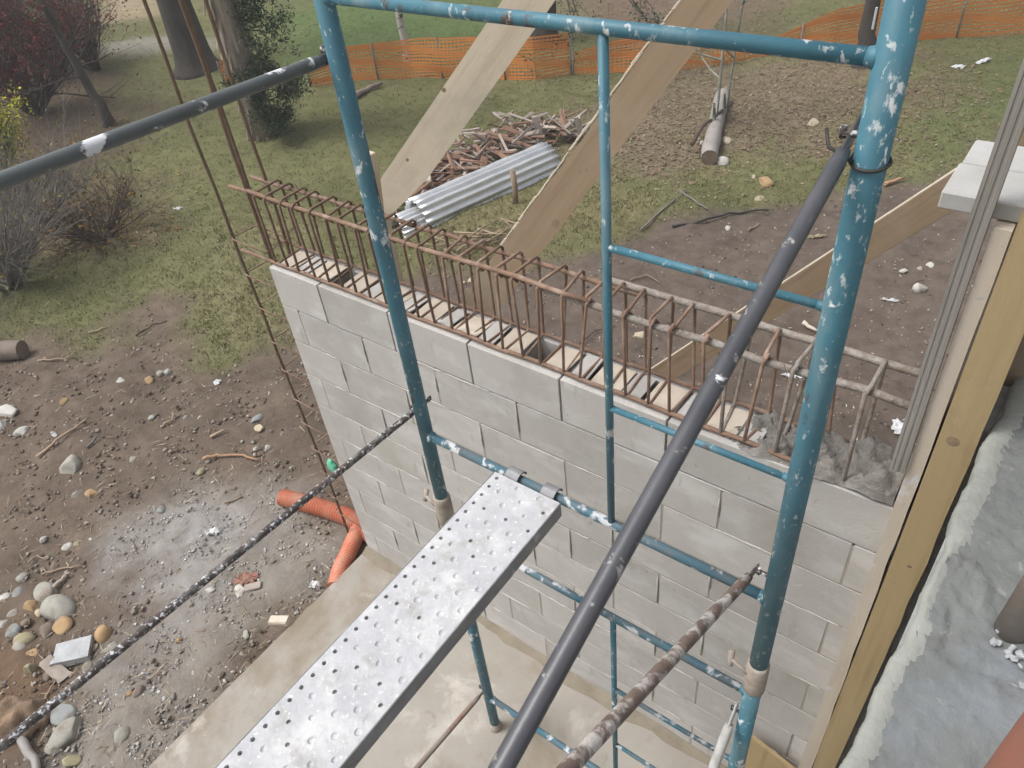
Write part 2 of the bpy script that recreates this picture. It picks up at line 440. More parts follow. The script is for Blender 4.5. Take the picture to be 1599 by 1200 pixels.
M['ground'] = mat('ground_earth', (1, 1, 1), (0.70, 0.68, 0.66), 9, 0.97, 0.010, 26, vary=0, attr=True, detail=10, spec=0.08,
                  layers=[])
M['tint'] = mat('tinted_bits', (1, 1, 1), (0.7, 0.7, 0.7), 40, 0.95, vary=0, attr=True, spec=0.1)
M['blade'] = mat('grass_blade', (1, 1, 1), (0.8, 0.85, 0.7), 3, 0.7, vary=0, attr=True, spec=0.2)

# ------------------------------------------------------------------ ground zones (outlines on the ground)
def gpoly(P):
    return np.array([onp(u, v, 2, ZG)[:2] for u, v in P])
def wnoise(x, y):
    return (np.sin(2.1 * x + 1.3 * y) + np.sin(-1.7 * x + 2.9 * y + 1) + 0.7 * np.sin(5.3 * x - 3.1 * y + 2) +
            0.6 * np.sin(4.1 * x + 6.7 * y) + 0.4 * np.sin(11.3 * x + 4.9 * y) + 0.35 * np.sin(-7.9 * x + 13.1 * y)) / 3.0
def zone(x, y, P, soft, amp):
    """soft mask of a polygon, edge broken up by noise"""
    n = len(P); inside = np.zeros(x.shape, bool); dist = np.full(x.shape, 1e9)
    for i in range(n):
        a = P[i]; b = P[(i + 1) % n]
        c = ((a[1] > y) != (b[1] > y))
        with np.errstate(divide='ignore', invalid='ignore'):
            xi = (b[0] - a[0]) * (y - a[1]) / (b[1] - a[1] + 1e-12) + a[0]
        inside ^= c & (x < xi)
        e = b - a; t = np.clip(((x - a[0]) * e[0] + (y - a[1]) * e[1]) / (e @ e), 0, 1)
        dist = np.minimum(dist, np.hypot(x - a[0] - t * e[0], y - a[1] - t * e[1]))
    s = np.where(inside, dist, -dist) + amp * wnoise(x * 1.4, y * 1.4)
    t = np.clip(s / soft * 0.5 + 0.5, 0, 1)
    return t * t * (3 - 2 * t)
Z = {
 'dirtL': (gpoly([(-500, 760), (-60, 500), (60, 520), (150, 545), (235, 462), (290, 462), (315, 520), (335, 568), (400, 540), (460, 505), (560, 520), (700, 700), (800, 1300), (-900, 1300)]), 0.30, 0.22),
 'dirtR': (gpoly([(520, 500), (600, 440), (680, 420), (780, 425), (880, 400), (960, 374), (1040, 345), (1200, 318), (1390, 288), (1480, 258), (1599, 214), (1900, 130), (2500, 700), (1300, 1000), (700, 620)]), 0.25, 0.20),
 'gravel': (gpoly([(255, 870), (175, 830), (260, 770), (400, 735), (500, 760), (545, 860), (215, 1215), (60, 1215), (150, 1060), (250, 960)]), 0.22, 0.20),
 'pale': (gpoly([(200, 930), (190, 830), (300, 790), (360, 810), (380, 880), (250, 990)]), 0.40, 0.42),
 'rust': (gpoly([(-60, 1000), (40, 950), (80, 1010), (90, 1120), (-60, 1190)]), 0.2, 0.15),
 'litter': (gpoly([(880, 235), (930, 160), (1000, 120), (1100, 98), (1390, 92), (1400, 170), (1300, 225), (1180, 235), (1080, 250), (980, 265)]), 0.6, 0.45),
 'litter2': (gpoly([(860, 8), (960, -70), (1250, -70), (1190, 30), (1080, 66), (980, 62), (900, 50)]), 0.8, 0.4),
 'litter3': (gpoly([(1380, 130), (1500, 110), (1500, 190), (1330, 260)]), 0.6, 0.5),
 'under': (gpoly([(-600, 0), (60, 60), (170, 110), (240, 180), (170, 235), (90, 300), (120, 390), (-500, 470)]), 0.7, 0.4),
 'bush': (gpoly([(60, 300), (240, 270), (250, 330), (230, 390), (120, 420), (30, 420)]), 0.5, 0.35),
 'green': (gpoly([(420, 20), (640, -20), (900, 10), (760, 70), (600, 90), (450, 120)]), 1.0, 0.4),
 'green2': (gpoly([(1330, 210), (1599, 85), (1640, 170), (1480, 250)]), 0.6, 0.45),
 'path': (gpoly([(120, 78), (270, 57), (330, 55), (330, 72), (180, 88)]), 0.4, 0.2),
 'mound': (gpoly([(140, 40), (170, -40), (270, -40), (265, 25), (190, 35)]), 0.6, 0.3),
 'dry': (gpoly([(290, 440), (360, 350), (440, 330), (450, 520), (380, 530), (330, 540)]), 0.5, 0.4),
 'dry2': (gpoly([(640, 420), (700, 300), (960, 270), (1010, 320), (960, 380), (800, 420)]), 0.5, 0.3),
}
def zw(x, y):
    return {k: zone(x, y, *v) for k, v in Z.items()}
def lerp(c, col, wgt):
    return c * (1 - wgt[:, None]) + np.array(col) * wgt[:, None]
def ground_color(x, y, W):
    n = wnoise(x * 0.7, y * 0.7)[:, None]; n2 = wnoise(x * 3.1 + 5, y * 3.1)[:, None]
    c = np.array([0.150, 0.152, 0.072]) * (1 + 0.16 * n + 0.10 * n2)
    c = lerp(c, (0.11, 0.165, 0.062), W['green'] * 0.85)
    c = lerp(c, (0.115, 0.145, 0.055), W['green2'] * 0.75)
    c = lerp(c, (0.24, 0.22, 0.125), W['dry'] * 0.6); c = lerp(c, (0.23, 0.20, 0.11), W['dry2'] * 0.6)
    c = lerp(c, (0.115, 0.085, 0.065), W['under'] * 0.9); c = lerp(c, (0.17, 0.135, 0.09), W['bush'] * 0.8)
    c = lerp(c, (0.215, 0.165, 0.12), W['litter'] * (0.72 + 0.2 * n2[:, 0])); c = lerp(c, (0.20, 0.14, 0.11), W['litter2'] * 0.8)
    c = lerp(c, (0.18, 0.135, 0.088), W['litter3'] * 0.6)
    c = lerp(c, (0.30, 0.28, 0.25), W['path'] * 0.8); c = lerp(c, (0.36, 0.29, 0.20), W['mound'] * 0.8)
    d = np.array([0.150, 0.117, 0.092]) * (1 + 0.10 * n + 0.14 * n2)
    c = c * (1 - W['dirtL'][:, None]) + d * W['dirtL'][:, None]
    d2 = np.array([0.136, 0.109, 0.091]) * (1 + 0.07 * n + 0.10 * n2)
    c = c * (1 - W['dirtR'][:, None]) + d2 * W['dirtR'][:, None]
    c = lerp(c, (0.17, 0.105, 0.06), W['rust'] * 0.6)
    c = lerp(c, (0.255, 0.235, 0.208), W['gravel'] * 0.85); c = lerp(c, (0.335, 0.325, 0.318), W['pale'] * (0.5 + 0.35 * n2[:, 0]))
    return np.clip(c, 0.01, 0.9)

def axis_lines(lo, hi, step, far, grow):
    a = list(np.arange(lo, hi, step)); s = step; p = a[-1]
    while p < far: s *= grow; p += s; a.append(p)
    s = step; p = a[0]; b = []
    while p > -far: s *= grow; p -= s; b.append(p)
    return np.array(b[::-1] + a)
gx = axis_lines(-6.5, 2.6, 0.036, 160, 1.06); gy = axis_lines(-2.2, 6.5, 0.036, 160, 1.06)
XX, YY = np.meshgrid(gx, gy, indexing='ij')
X1, Y1 = XX.ravel(), YY.ravel()
Wt = zw(X1, Y1)
soil = np.clip(Wt['dirtL'] + Wt['dirtR'], 0, 1)
HZ = hgt(X1, Y1)
clod = np.zeros_like(X1)
for k in range(5):
    f = 9 * 1.7 ** k
    a1, a2 = rng.uniform(0, 6.28, 2); r1, r2 = rng.uniform(0.5, 1.2, 2)
    clod += np.sin(f * (X1 * r1 + 0.6 * Y1) + a1) * np.sin(f * (Y1 * r2 - 0.5 * X1) + a2) * 0.6 ** k
inner = (np.abs(X1 + 2) < 6) & (np.abs(Y1 - 2) < 6)
HZ = HZ + np.where(inner, clod * (0.004 + 0.009 * soil), 0)
ni, nj = len(gx), len(gy)
ii, jj = np.meshgrid(np.arange(ni - 1), np.arange(nj - 1), indexing='ij')
a = (ii * nj + jj).ravel()
GF = np.stack([a, a + nj, a + nj + 1, a + 1], 1)
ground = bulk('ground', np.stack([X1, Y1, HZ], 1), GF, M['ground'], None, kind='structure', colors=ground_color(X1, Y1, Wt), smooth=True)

# concrete floor slab in front of the wall
mb = MB()
mb.box((1.99, -1.85, ZS - 0.09), (4.02, 4.50, 0.18), bev=0.012)
slab = single('floor_slab', mb, M['slab'], kind='structure')

# ------------------------------------------------------------------ block wall
wall = thing('block_wall', (1.3, 0.095, ZS), 'grey concrete block wall standing on the slab behind the blue scaffold', 'wall')
WX1 = 2.62
mb = MB()
mb.box((WX1 / 2, 0.095, -1.105), (WX1 - 0.006, 0.1868, 1.79))
part('mortar', mb, M['mortar'], wall)
bm_cache = {}
def block_mesh(L, jit):
    key = (round(L, 3), jit)
    if key not in bm_cache:
        b = MB(); r = np.random.default_rng(int(L * 1000) + jit)
        b.box((0, 0, 0), (L, 0.19, 0.1925), bev=0.0011)
        v = b.v[0]; v += r.normal(0, 0.00025, v.shape)
        bm_cache[key] = b.mesh('block', M['block'])
    return bm_cache[key]
def hollow_mesh(L):
    key = ('h', round(L, 3))
    if key not in bm_cache:
        b = MB()
        b.box((0, -0.0775, 0), (L, 0.035, 0.1925), bev=0.0013)
        b.box((0, 0.0775, 0), (L, 0.035, 0.1925), bev=0.0013)
        nweb = 3 if L > 0.3 else 2
        for i in range(nweb):
            x = -L / 2 + 0.016 + i * (L - 0.032) / (nweb - 1)
            b.box((x, 0, -0.002), (0.032, 0.1198, 0.184))
        b.box((0, 0, -0.07), (L - 0.07, 0.1196, 0.04))
        bm_cache[key] = b.mesh('hollow_block', M['block'])
    return bm_cache[key]
for c in range(10):
    first = 0.31 if c % 2 == 0 else 0.11
    xs = [0.0, first]
    while xs[-1] + 0.4 < WX1: xs.append(xs[-1] + 0.4)
    if WX1 - xs[-1] > 0.05: xs.append(WX1)
    for i in range(len(xs) - 1):
        L = xs[i + 1] - xs[i] - 0.0080
        cx = (xs[i] + xs[i + 1]) / 2; cz = -0.2 * c - 0.1 + 0.003
        r = rng.normal(0, 1, 4)
        me = hollow_mesh(L) if c == 0 else block_mesh(L, int(rng.integers(3)))
        o = inst('block', me, wall, (cx - 1.3, r[0] * 0.0003, cz - ZS + r[1] * 0.0008),
                 (r[2] * 0.0008, r[3] * 0.002, 0))
# stuffing over the hollow cells in the top course, squeezed bed mortar
pi = 0
x = 0.02
while x < 2.1:
    for (dx, wd, mname) in ((0.0, 0.120, 'plug_cream'), (0.121, 0.070, 'plug_white')):
        if pi % 5 == 3 and mname == 'plug_white':
            pi += 1; continue
        mb = MB()
        tilt = rng.normal(0, 0.05, 2)
        A = np.array([[1, 0, tilt[0]], [0, 1, tilt[1]], [-tilt[0], -tilt[1], 1]])
        A = A / np.linalg.norm(A, axis=1)[:, None]
        mb.box((x + dx + wd / 2, 0.095, 0.0035 + rng.uniform(0, 0.002)), (wd * rng.uniform(0.85, 0.99), 0.118 * rng.uniform(0.9, 1.05), 0.006), A, 0.0015)
        part('cell_plug', mb, M[mname], wall)
        pi += 1
    x += 0.198
mb = MB()                                              # mortar that squeezed out of the joints
for c in range(1, 10):
    z = -0.2 * c
    for k in range(5):
        x0 = rng.uniform(0.02, 2.5); L = rng.uniform(0.05, 0.3)
        n = 6
        pts = [(min(x0 + L * t, 2.6), 0.0012 - 0.002 * rng.random(), z + rng.normal(0, 0.0015)) for t in np.linspace(0, 1, n)]
        mb.tube(pts, [0.001] + list(rng.uniform(0.002, 0.0042, n - 2)) + [0.001], 6)
    first = 0.31 if c % 2 == 0 else 0.11
    for k in range(6):
        if rng.random() < 0.45:
            xx = first + 0.4 * k
            if xx < 2.6:
                z1 = z - rng.uniform(0.0, 0.05); z2 = z - rng.uniform(0.12, 0.19)
                mb.tube([(xx - 0.004, -0.001, z1), (xx - 0.004, -0.002, (z1 + z2) / 2), (xx - 0.003, -0.001, z2)], [0.001, 0.004, 0.002], 6)
part('joint_smear', mb, M['mortar_pale'], wall)
mb = MB()                                              # haunch of mortar along the foot of the wall
n = 40
xs = np.linspace(-0.01, 2.6, n)
V = []; F = []
for i, x in enumerate(xs):
    a = 0.050 + 0.014 * math.sin(5 * x) + 0.006 * math.sin(19 * x) + rng.normal(0, 0.005); b = 0.026 + 0.008 * math.sin(7 * x + 1) + rng.normal(0, 0.002)
    V += [(x, 0.0, ZS + b), (x, -a * 0.5, ZS + b * 0.45), (x, -a, ZS + 0.001)]
for i in range(n - 1):
    for k in (0, 1):
        F.append((i * 3 + k, (i + 1) * 3 + k, (i + 1) * 3 + k + 1, i * 3 + k + 1))
mb.add(V, F, True)
part('foot_mortar', mb, M['footmortar'], wall)

# ------------------------------------------------------------------ rebar cage lying on the wall
cage = thing('rebar_cage', (1.2, 0.095, 0.0), 'rusty rebar beam cage with close stirrups lying along the wall top', 'rebar cage')
YA, YB, ZT, ZB = 0.032, 0.158, 0.322, 0.016
def ribbed(p0, p1, r, n=14, jit=0.004):
    p0 = np.array(p0, float); p1 = np.array(p1, float)
    return [p0 + (p1 - p0) * t + np.array([0, rng.normal(0, jit), rng.normal(0, jit)]) * (0 < t < 1) for t in np.linspace(0, 1, n)]
def bars(x0, x1, y, z, r, m, nm='long_bar', jit=0.003):
    b = MB(); b.tube(ribbed((x0, y, z), (x1, y, z), r, max(3, int((x1 - x0) / 0.12)), jit), r, 8)
    return part(nm, b, M[m], cage)
bars(-0.135, 1.62, YA, ZT + 0.012, 0.0085, 'rebar')
bars(1.45, 2.57, YA + 0.010, ZT - 0.006, 0.0112, 'barcoat')
bars(-0.16, 0.79, YB, ZT - 0.004, 0.0085, 'rebar')
bars(0.80, 1.72, YB + 0.002, ZT - 0.010, 0.0085, 'rebar')
bars(1.60, 2.56, YB + 0.008, ZT + 0.006, 0.0115, 'barcoat')
bars(-0.20, 2.40, YA - 0.010, ZB, 0.0075, 'rebar', jit=0.002)
bars(-0.20, 2.40, YB + 0.010, ZB, 0.0075, 'rebar', jit=0.002)
def stirrup(x, mname):
    b = MB(); r = 0.0056 if mname != 'barcoat' else 0.0062
    j = rng.normal(0, 0.006, 6); o = 0.010
    y0, y1, z0, z1 = YA - o, YB + o, ZB - 0.008, ZT + 0.018
    lean = rng.normal(0, 0.010)
    P = [(x + lean, y0 + 0.03, z1 - 0.035), (x + lean, y0 + 0.005, z1 - 0.004), (x + j[0] + lean, y0 + 0.02, z1), (x + j[1] + lean, y1 - 0.012, z1 + 0.002),
         (x + j[1] + lean, y1, z1 - 0.010), (x + j[2], y1, z0 + 0.012), (x + j[2], y1 - 0.012, z0),
         (x + j[3], y0 + 0.012, z0), (x + j[3], y0, z0 + 0.012), (x + j[4] + lean, y0, z1 - 0.012), (x + j[4] + lean + 0.006, y0 + 0.012, z1 + 0.004),
         (x + lean + 0.012, y0 + 0.048, z1 - 0.045)]
    b.tube(P, r, 6)
    return part('stirrup', b, M[mname], cage)
sx = [0.034, .113, .185, .273, .36, .452, .531, .612, .70, .786, .869, .949, 1.027, 1.106, 1.189, 1.266, 1.344, 1.425, 1.509, 1.588, 1.668,
      1.746, 1.826, 1.909, 2.018, 2.071, 2.154, 2.235, 2.33, 2.44]
for i, x in enumerate(sx):
    stirrup(x, 'rebar_dark' if i < 12 else ('rebar' if x < 1.95 else 'barcoat' if i % 2 else 'rebar'))
for k in range(14):                                     # twisted tie wire at the crossings
    x = sx[(k * 2 + 1) % len(sx)]; b = MB()
    y = YA if k % 2 else YB
    b.tube([(x - 0.012, y - 0.01, ZT + 0.02), (x, y - 0.016, ZT - 0.004), (x + 0.012, y + 0.008, ZT + 0.02), (x + 0.018, y + 0.02, ZT - 0.02)], 0.0016, 5)
    part('tie_wire', b, M['rebar_dark'], cage)

# starter cage at the free end of the wall
ccage = thing('column_cage', (-0.13, 0.095, ZS - 0.1), 'tall rusty column bars with ties at the free end of the wall', 'rebar cage')
for (x, y, dx, dz) in ((-0.25, 0.035, 0.0, 1.75), (-0.03, 0.035, 0.01, 1.7), (-0.195, 0.155, 0.0, 1.72), (-0.045, 0.155, -0.01, 1.66)):
    b = MB()
    P = [(x + 0.05 * (1 - t) * (x < -0.22) * (t < 0.5) + dx * t - 0.04 * max(0, 0.6 - abs(t - 0.4)) * (x < -0.22) + rng.normal(0, 0.003), y + rng.normal(0, 0.003), ZS - 0.08 + t * (dz - ZS + 0.08)) for t in np.linspace(0, 1, 14)]
    b.tube(P, 0.0075, 8)
    part('upright_bar', b, M['rebar_dark'], ccage)
for k in range(11):
    z = -1.85 + 0.19 * k + rng.normal(0, 0.01); b = MB()
    x0, x1, y0, y1 = -0.262, -0.02, 0.024, 0.166
    b.tube([(x1, y0, z), (x0 + 0.01, y0, z + 0.008), (x0, y0 + 0.01, z + 0.008), (x0, y1 - 0.01, z + 0.004), (x0 + 0.01, y1, z), (x1, y1, z), (x1, y0 + 0.006, z + 0.004), (x1 - 0.03, y0 + 0.03, z)], 0.0036, 6)
    part('tie', b, M['rebar'], ccage)

# rough concrete spilled over the wall top beside the column form
mb = MB()
nx, ny = 60, 26
V = []
for i in range(nx):
    for j in range(ny):
        u = i / (nx - 1); v = j / (ny - 1)
        x = 2.06 + 0.51 * u; y = 0.001 + 0.19 * v + 0.006 * math.sin(37 * 0.51 * u) * (v < 0.05)
        e = min(1, 5 * u) * min(1, 8 * (v + 0.03)) * min(1, 6 * (1.03 - v))
        z = -0.004 + e * (0.006 + 0.05 * u ** 2 + 0.020 * abs(math.sin(23 * x + 11 * y)) * (0.4 + u) + 0.013 * math.sin(41 * x - 37 * y) + 0.006 * math.sin(97 * x + 61 * y) + rng.normal(0, 0.0055))
        V.append((x, y, max(z, -0.02)))
F = [(i * ny + j, (i + 1) * ny + j, (i + 1) * ny + j + 1, i * ny + j + 1) for i in range(nx - 1) for j in range(ny - 1)]
mb.add(V, F, True)
single('concrete_spill', mb, M['roughconc'], 'rough grey concrete lumps spilled on the wall top beside the column formwork', 'concrete')

# ------------------------------------------------------------------ scaffold
YF, XL, XR, XM = -0.433, 1.295, 2.420, 1.968
TR = 0.0248
def frame(label, top, bot, zt, zb, rungs, m_extra, foot=False):
    t = thing('ladder_scaffold', ((XL + XR) / 2, YF, bot), label, 'scaffold')
    for x in (XL, XR):
        b = MB(); b.tube([(x, YF, bot), (x, YF, (top + bot) / 2), (x, YF, top)], TR if x == XR else 0.0222, 24)
        p = part('standard', b, M['teal'], t)
    for z in (zt, zb):
        b = MB(); b.tube([(XL, YF, z), (XM, YF, z), (XR, YF, z)], 0.0128 if z == zt else 0.0142, 16)
        part('transom', b, M['teal'] if z == zt and not foot else M['teal_dirty'], t)
    b = MB(); b.tube([(XM, YF, zb), (XM, YF, zt)], 0.0098, 14)
    part('mid_post', b, M['teal'], t)
    for z in rungs:
        b = MB(); b.tube([(XM, YF, z), (XR, YF, z)], 0.0082, 12)
        part('rung', b, M['teal'] if not foot else M['teal_dirty'], t)
    for (x, z, r0) in [(XL, zt, .0128), (XR, zt, .0128), (XL, zb, .0142), (XR, zb, .0142)] + [(XR, z, .0082) for z in rungs]:
        b = MB(); s = 1 if x == XL else -1
        b.tube([(x + s * 0.016, YF, z), (x + s * 0.0235, YF, z), (x + s * 0.0285, YF, z), (x + s * 0.034, YF, z)], [r0 * 1.35, r0 * 1.30, r0 * 1.12, r0 * 1.01], 14)
        part('weld', b, M['teal'], t)
    return t
fu = frame('upper teal scaffold frame with ladder rungs and a long top transom', 1.72, -0.30, 1.280, 0.0, (0.867, 0.431), 'teal')
fl = frame('lower teal mortar-splashed scaffold frame standing on the slab', -0.31, ZS + 0.012, -0.462, -1.70, (-0.912, -1.342), 'teal_dirty', True)
for x in (XL, XR):
    b = MB(); b.tube([(x, YF, -0.425), (x, YF, -0.42), (x, YF, -0.385), (x, YF, -0.30), (x, YF, -0.29)], [0.026, 0.0305, 0.031, 0.0300, 0.026], 20)
    c = part('collar', b, M['collar'], fl)
    b = MB(); b.tube([(x - 0.02, YF - 0.02, -0.335), (x - 0.075, YF - 0.006, -0.330)], 0.006, 8)
    b.tube([(x - 0.07, YF - 0.02, -0.345), (x - 0.078, YF + 0.01, -0.315)], 0.009, 8)
    part('lock_pin', b, M['collar'], c)
    b = MB(); b.tube([(x, YF, ZS + 0.0), (x, YF, ZS + 0.008), (x, YF, ZS + 0.014), (x, YF, ZS + 0.05)], [0.032, 0.032, 0.028, 0.0265], 16)
    part('foot', b, M['collar'], fl)
def pins(t, L):
    for (x, z) in L:
        s = -1 if x == XL else 1
        b = MB()
        y = YF + 0.002
        b.tube([(x - 0.02, y, z), (x - 0.046, y, z)], 0.0055, 8)
        b.tube([(x - 0.046, y, z - 0.008), (x - 0.047, y, z + 0.010)], 0.0055, 8)
        part('brace_pin', b, M['splash'], t)
pins(fu, [(XL, 1.168), (XL, 0.09), (XR, 1.17), (XR, 0.085)])
pins(fl, [(XL, -1.66), (XR, -0.60)])
def brace(name, p0, p1, r, m, label, flat=0.05):
    """tube with flattened, drilled ends"""
    p0 = np.array(p0, float); p1 = np.array(p1, float); d = nrm(p1 - p0)
    t = thing(name, p0, label, 'scaffold tube')
    b = MB(); b.tube([p0 + d * flat, p0 + d * (flat + 0.03), (p0 + p1) / 2, p1 - d * (flat + .03), p1 - d * flat], [r * 0.8, r, r, r, r * 0.8], 16)
    part('tube', b, M[m], t)
    side = np.array([1.0, 0, 0]); w_ = nrm(np.cross(d, side))
    for e, s in ((p0, 1), (p1, -1)):
        b = MB(); b.box(e + s * d * (flat * 0.5 - 0.006), (0.007, r * 1.9, flat + 0.03), np.array([side, w_, d]), 0.003)
        part('flat_end', b, M[m], t)
    return t
XA = 1.262
def ext(p, q, L):
    p = np.array(p, float); q = np.array(q, float)
    return p + nrm(q - p) * L
brace('guard_rail', (XA, -0.40, 1.151), ext((XA, -0.40, 1.151), (XA, -1.158, 1.186), 2.1), 0.0142, 'rail', 'grey horizontal guard tube clipped high on the left blue standard')
brace('guard_rail', (XA, -0.373, 0.083), ext((XA, -0.373, 0.083), (XA, -1.714, 0.168), 2.1), 0.0105, 'splash', 'thin black tube speckled with white mortar at plank height')
brace('guard_rail', (XA, -0.41, -1.695), ext((XA, -0.41, -1.695), (XA, -0.844, -1.625), 2.1), 0.0115, 'mudtube', 'thin mud-coloured tube clipped low near the foot of the blue standard')
XC = 2.385
brace('diagonal_brace', (XC, -0.405, 1.168), ext((XC, -0.405, 1.168), (XC, -1.328, 0.847), 2.15), 0.0130, 'brace', 'smooth dark grey diagonal tube falling from the right blue standard')
brace('diagonal_brace', (XC - 0.022, -0.425, 0.075), ext((XC - 0.022, -0.425, 0.075), (XC - 0.022, -1.174, 0.513), 2.05), 0.0128, 'rusttube', 'rusty mortar-crusted diagonal tube rising from the middle of the right standard')
brace('diagonal_brace', (XC, -0.44, -0.58), ext((XC, -0.44, -0.58), (XC, -0.558, -0.735), 1.55), 0.0150, 'limetube', 'white lime-coated short diagonal tube on the lower scaffold frame')
b = MB()                                               # tie wire round the right standard
th = np.linspace(0, 2 * np.pi, 22)
b.tube([(XR + 0.0275 * math.cos(a), YF + 0.0275 * math.sin(a), 1.135 + 0.004 * math.sin(a)) for a in th], 0.0028, 6)
b.tube([(XR - 0.02, YF - 0.018, 1.137), (XR - 0.06, YF - 0.01, 1.15), (XR - 0.072, YF + 0.006, 1.17)], 0.0028, 6)
single('tie_wire', b, M['hose'], 'black wire twisted round the right blue standard at the brace end', 'wire')

# ------------------------------------------------------------------ steel plank
PX0, PX1, PY0, PY1, PZ = 1.594, 1.820, -2.60, -0.462, 0.0235
plank = thing('scaffold_plank', ((PX0 + PX1) / 2, -1.5, PZ - 0.05), 'pale perforated steel scaffold plank crusted with dried mortar', 'plank')
mb = MB()
ncol, pitch = 6, (PX1 - PX0) / 6
nrow = int(round((PY1 - PY0) / 0.036)); rp = (PY1 - PY0) / nrow
ang8 = np.arange(8) * np.pi / 4 + np.pi / 8
prng = np.random.default_rng(3)
for i in range(ncol):
    for j in range(nrow):
        x0 = PX0 + i * pitch; y0 = PY0 + j * rp; x1 = x0 + pitch; y1 = y0 + rp
        cx = (x0 + x1) / 2; cy = (y0 + y1) / 2
        stag = (i + j) % 2 == 0
        hole = 0
        if i == 0: hole = 1
        elif stag: hole = 1 if prng.random() < (0.55 if i < 2 else 0.22) else 2
        z = PZ
        if not hole:
            mb.add([(x0, y0, z), (x1, y0, z), (x1, y1, z), (x0, y1, z)], [(0, 1, 2, 3)])
            continue
        r = 0.0058 if hole == 1 else 0.0088 * prng.uniform(0.85, 1.15)
        if i == 0: cx = x0 + 0.019
        ring = [(cx + r * math.cos(a), cy + r * math.sin(a), z + 0.0004) for a in ang8]
        C4 = [(x1, y0, z), (x1, y1, z), (x0, y1, z), (x0, y0, z)]
        V = [ring[k] for k in range(8)] + [(x1, y0, z), (x1, cy, z), (x1, y1, z), (cx, y1, z), (x0, y1, z), (x0, cy, z), (x0, y0, z), (cx, y0, z)]
        # ring k at angles 22.5+45k: 0,1 right/top-right ...
        F = [(8, 9, 0, 7), (9, 10, 11, 1), (9, 1, 0), (11, 12, 3, 2), (11, 2, 1), (12, 13, 3), (13, 14, 5, 4), (13, 4, 3), (14, 15, 5), (15, 8, 7, 6), (15, 6, 5)]
        mb.add(V, F)
        if hole == 1:
            lo = [(a[0], a[1], z - 0.012) for a in ring]
            mb.add(ring + lo, [(k, (k + 1) % 8, 8 + (k + 1) % 8, 8 + k) for k in range(8)])
        else:                                          # hole stopped with mortar: shallow dish
            lip = [(cx + 0.75 * r * math.cos(a), cy + 0.75 * r * math.sin(a), z - 0.0030) for a in ang8]
            mb.add(ring + lip + [(cx, cy, z - 0.0034)], [(k, (k + 1) % 8, 8 + (k + 1) % 8, 8 + k) for k in range(8)] + [(8 + k, 8 + (k + 1) % 8, 16) for k in range(8)], True)
part('deck', mb, M['zinc'], plank)
for x, s in ((PX0, -1), (PX1, 1)):
    mb = MB()
    xc = x + s * 0.0022
    mb.box((xc, (PY0 + PY1) / 2, PZ - 0.0262), (0.004, PY1 - PY0, 0.053), bev=0.0012)
    mb.box((xc - s * 0.0125, (PY0 + PY1) / 2, PZ - 0.0506), (0.021, PY1 - PY0, 0.0035))
    part('side_rail', mb, M['zincside'], plank)
for x in (PX0 + 0.05, PX1 - 0.05):
    mb = MB(); a = np.linspace(math.radians(200), math.radians(0), 9)
    P = [(x, YF + 0.026 * math.cos(t), 0.0 + 0.026 * math.sin(t)) for t in np.linspace(math.radians(185), math.radians(10), 9)]
    for p, q in zip(P[:-1], P[1:]):
        d = nrm(np.array(q) - np.array(p))
        mb.box((np.array(p) + q) / 2, (0.045, np.linalg.norm(np.array(q) - p) + 0.003, 0.005), np.array([[1, 0, 0], d, np.cross([1, 0, 0], d)]))
    part('hook', mb, M['zincside'], plank)
# the next frame carries the plank's other end
fb = thing('ladder_scaffold', ((XL + XR) / 2, -2.5, ZS), 'teal scaffold frame carrying the far end of the steel plank', 'scaffold')
for x in (XL, XR):
    b = MB(); b.tube([(x, -2.5, ZS), (x, -2.5, 1.2)], TR, 16); part('standard', b, M['teal'], fb)
for z in (0.0 - 0.052, -1.7):
    b = MB(); b.tube([(XL, -2.5, z), (XR, -2.5, z)], 0.0205, 12); part('transom', b, M['teal_dirty'], fb)

# ------------------------------------------------------------------ column formwork at the right end
form = thing('column_formwork', (2.63, 0.0, ZS), 'timber column formwork of pale and yellow boards at the end of the wall', 'formwork')
def wob(mb, amp):
    for v in mb.v: v += rng.normal(0, amp, v.shape)
mb = MB()
zs = np.linspace(ZS, 0.872, 26)
for y0, y1 in ((-0.055, 0.165),):
    V = []; F = []
    for i, z in enumerate(zs):
        o = 0.003 * math.sin(3.1 * z) + rng.normal(0, 0.0009)
        lo = 2.577 - 0.020 * max(0, -z - 0.4) / 1.6
        for (x, y) in ((lo + o, y0), (2.6105 + o * 0.4 + rng.normal(0, 0.0012), y0), (2.6105, y1), (lo + o, y1)):
            V.append((x, y, z))
    for i in range(len(zs) - 1):
        for k in range(4): F.append((i * 4 + k, i * 4 + (k + 1) % 4, i * 4 + 4 + (k + 1) % 4, i * 4 + 4 + k))
    F += [(0, 1, 2, 3), tuple(len(V) - 4 + k for k in range(4))]
    mb.add(V, F)
part('side_board', mb, M['pale'], form, label='pale board edge splashed with mortar')
mb = MB()
zs = np.linspace(ZS, 1.75, 40); V = []; F = []
for z in zs:
    o = 0.002 * math.sin(2.3 * z + 1); e = rng.normal(0, 0.0012)
    for (x, y) in ((2.6150 + o, -0.068), (2.691 + o + e - 0.010 * max(0, -z - 0.6), -0.068), (2.691 + o + e - 0.010 * max(0, -z - 0.6), -0.030), (2.6150 + o, -0.030)):
        V.append((x, y, z))
for i in range(len(zs) - 1):
    for k in range(4): F.append((i * 4 + k, i * 4 + (k + 1) % 4, i * 4 + 4 + (k + 1) % 4, i * 4 + 4 + k))
F += [(0, 1, 2, 3), tuple(len(V) - 4 + k for k in range(4))]
mb.add(V, F)
fbd = part('front_board', mb, M['yellow'], form, label='yellow knotty front board')
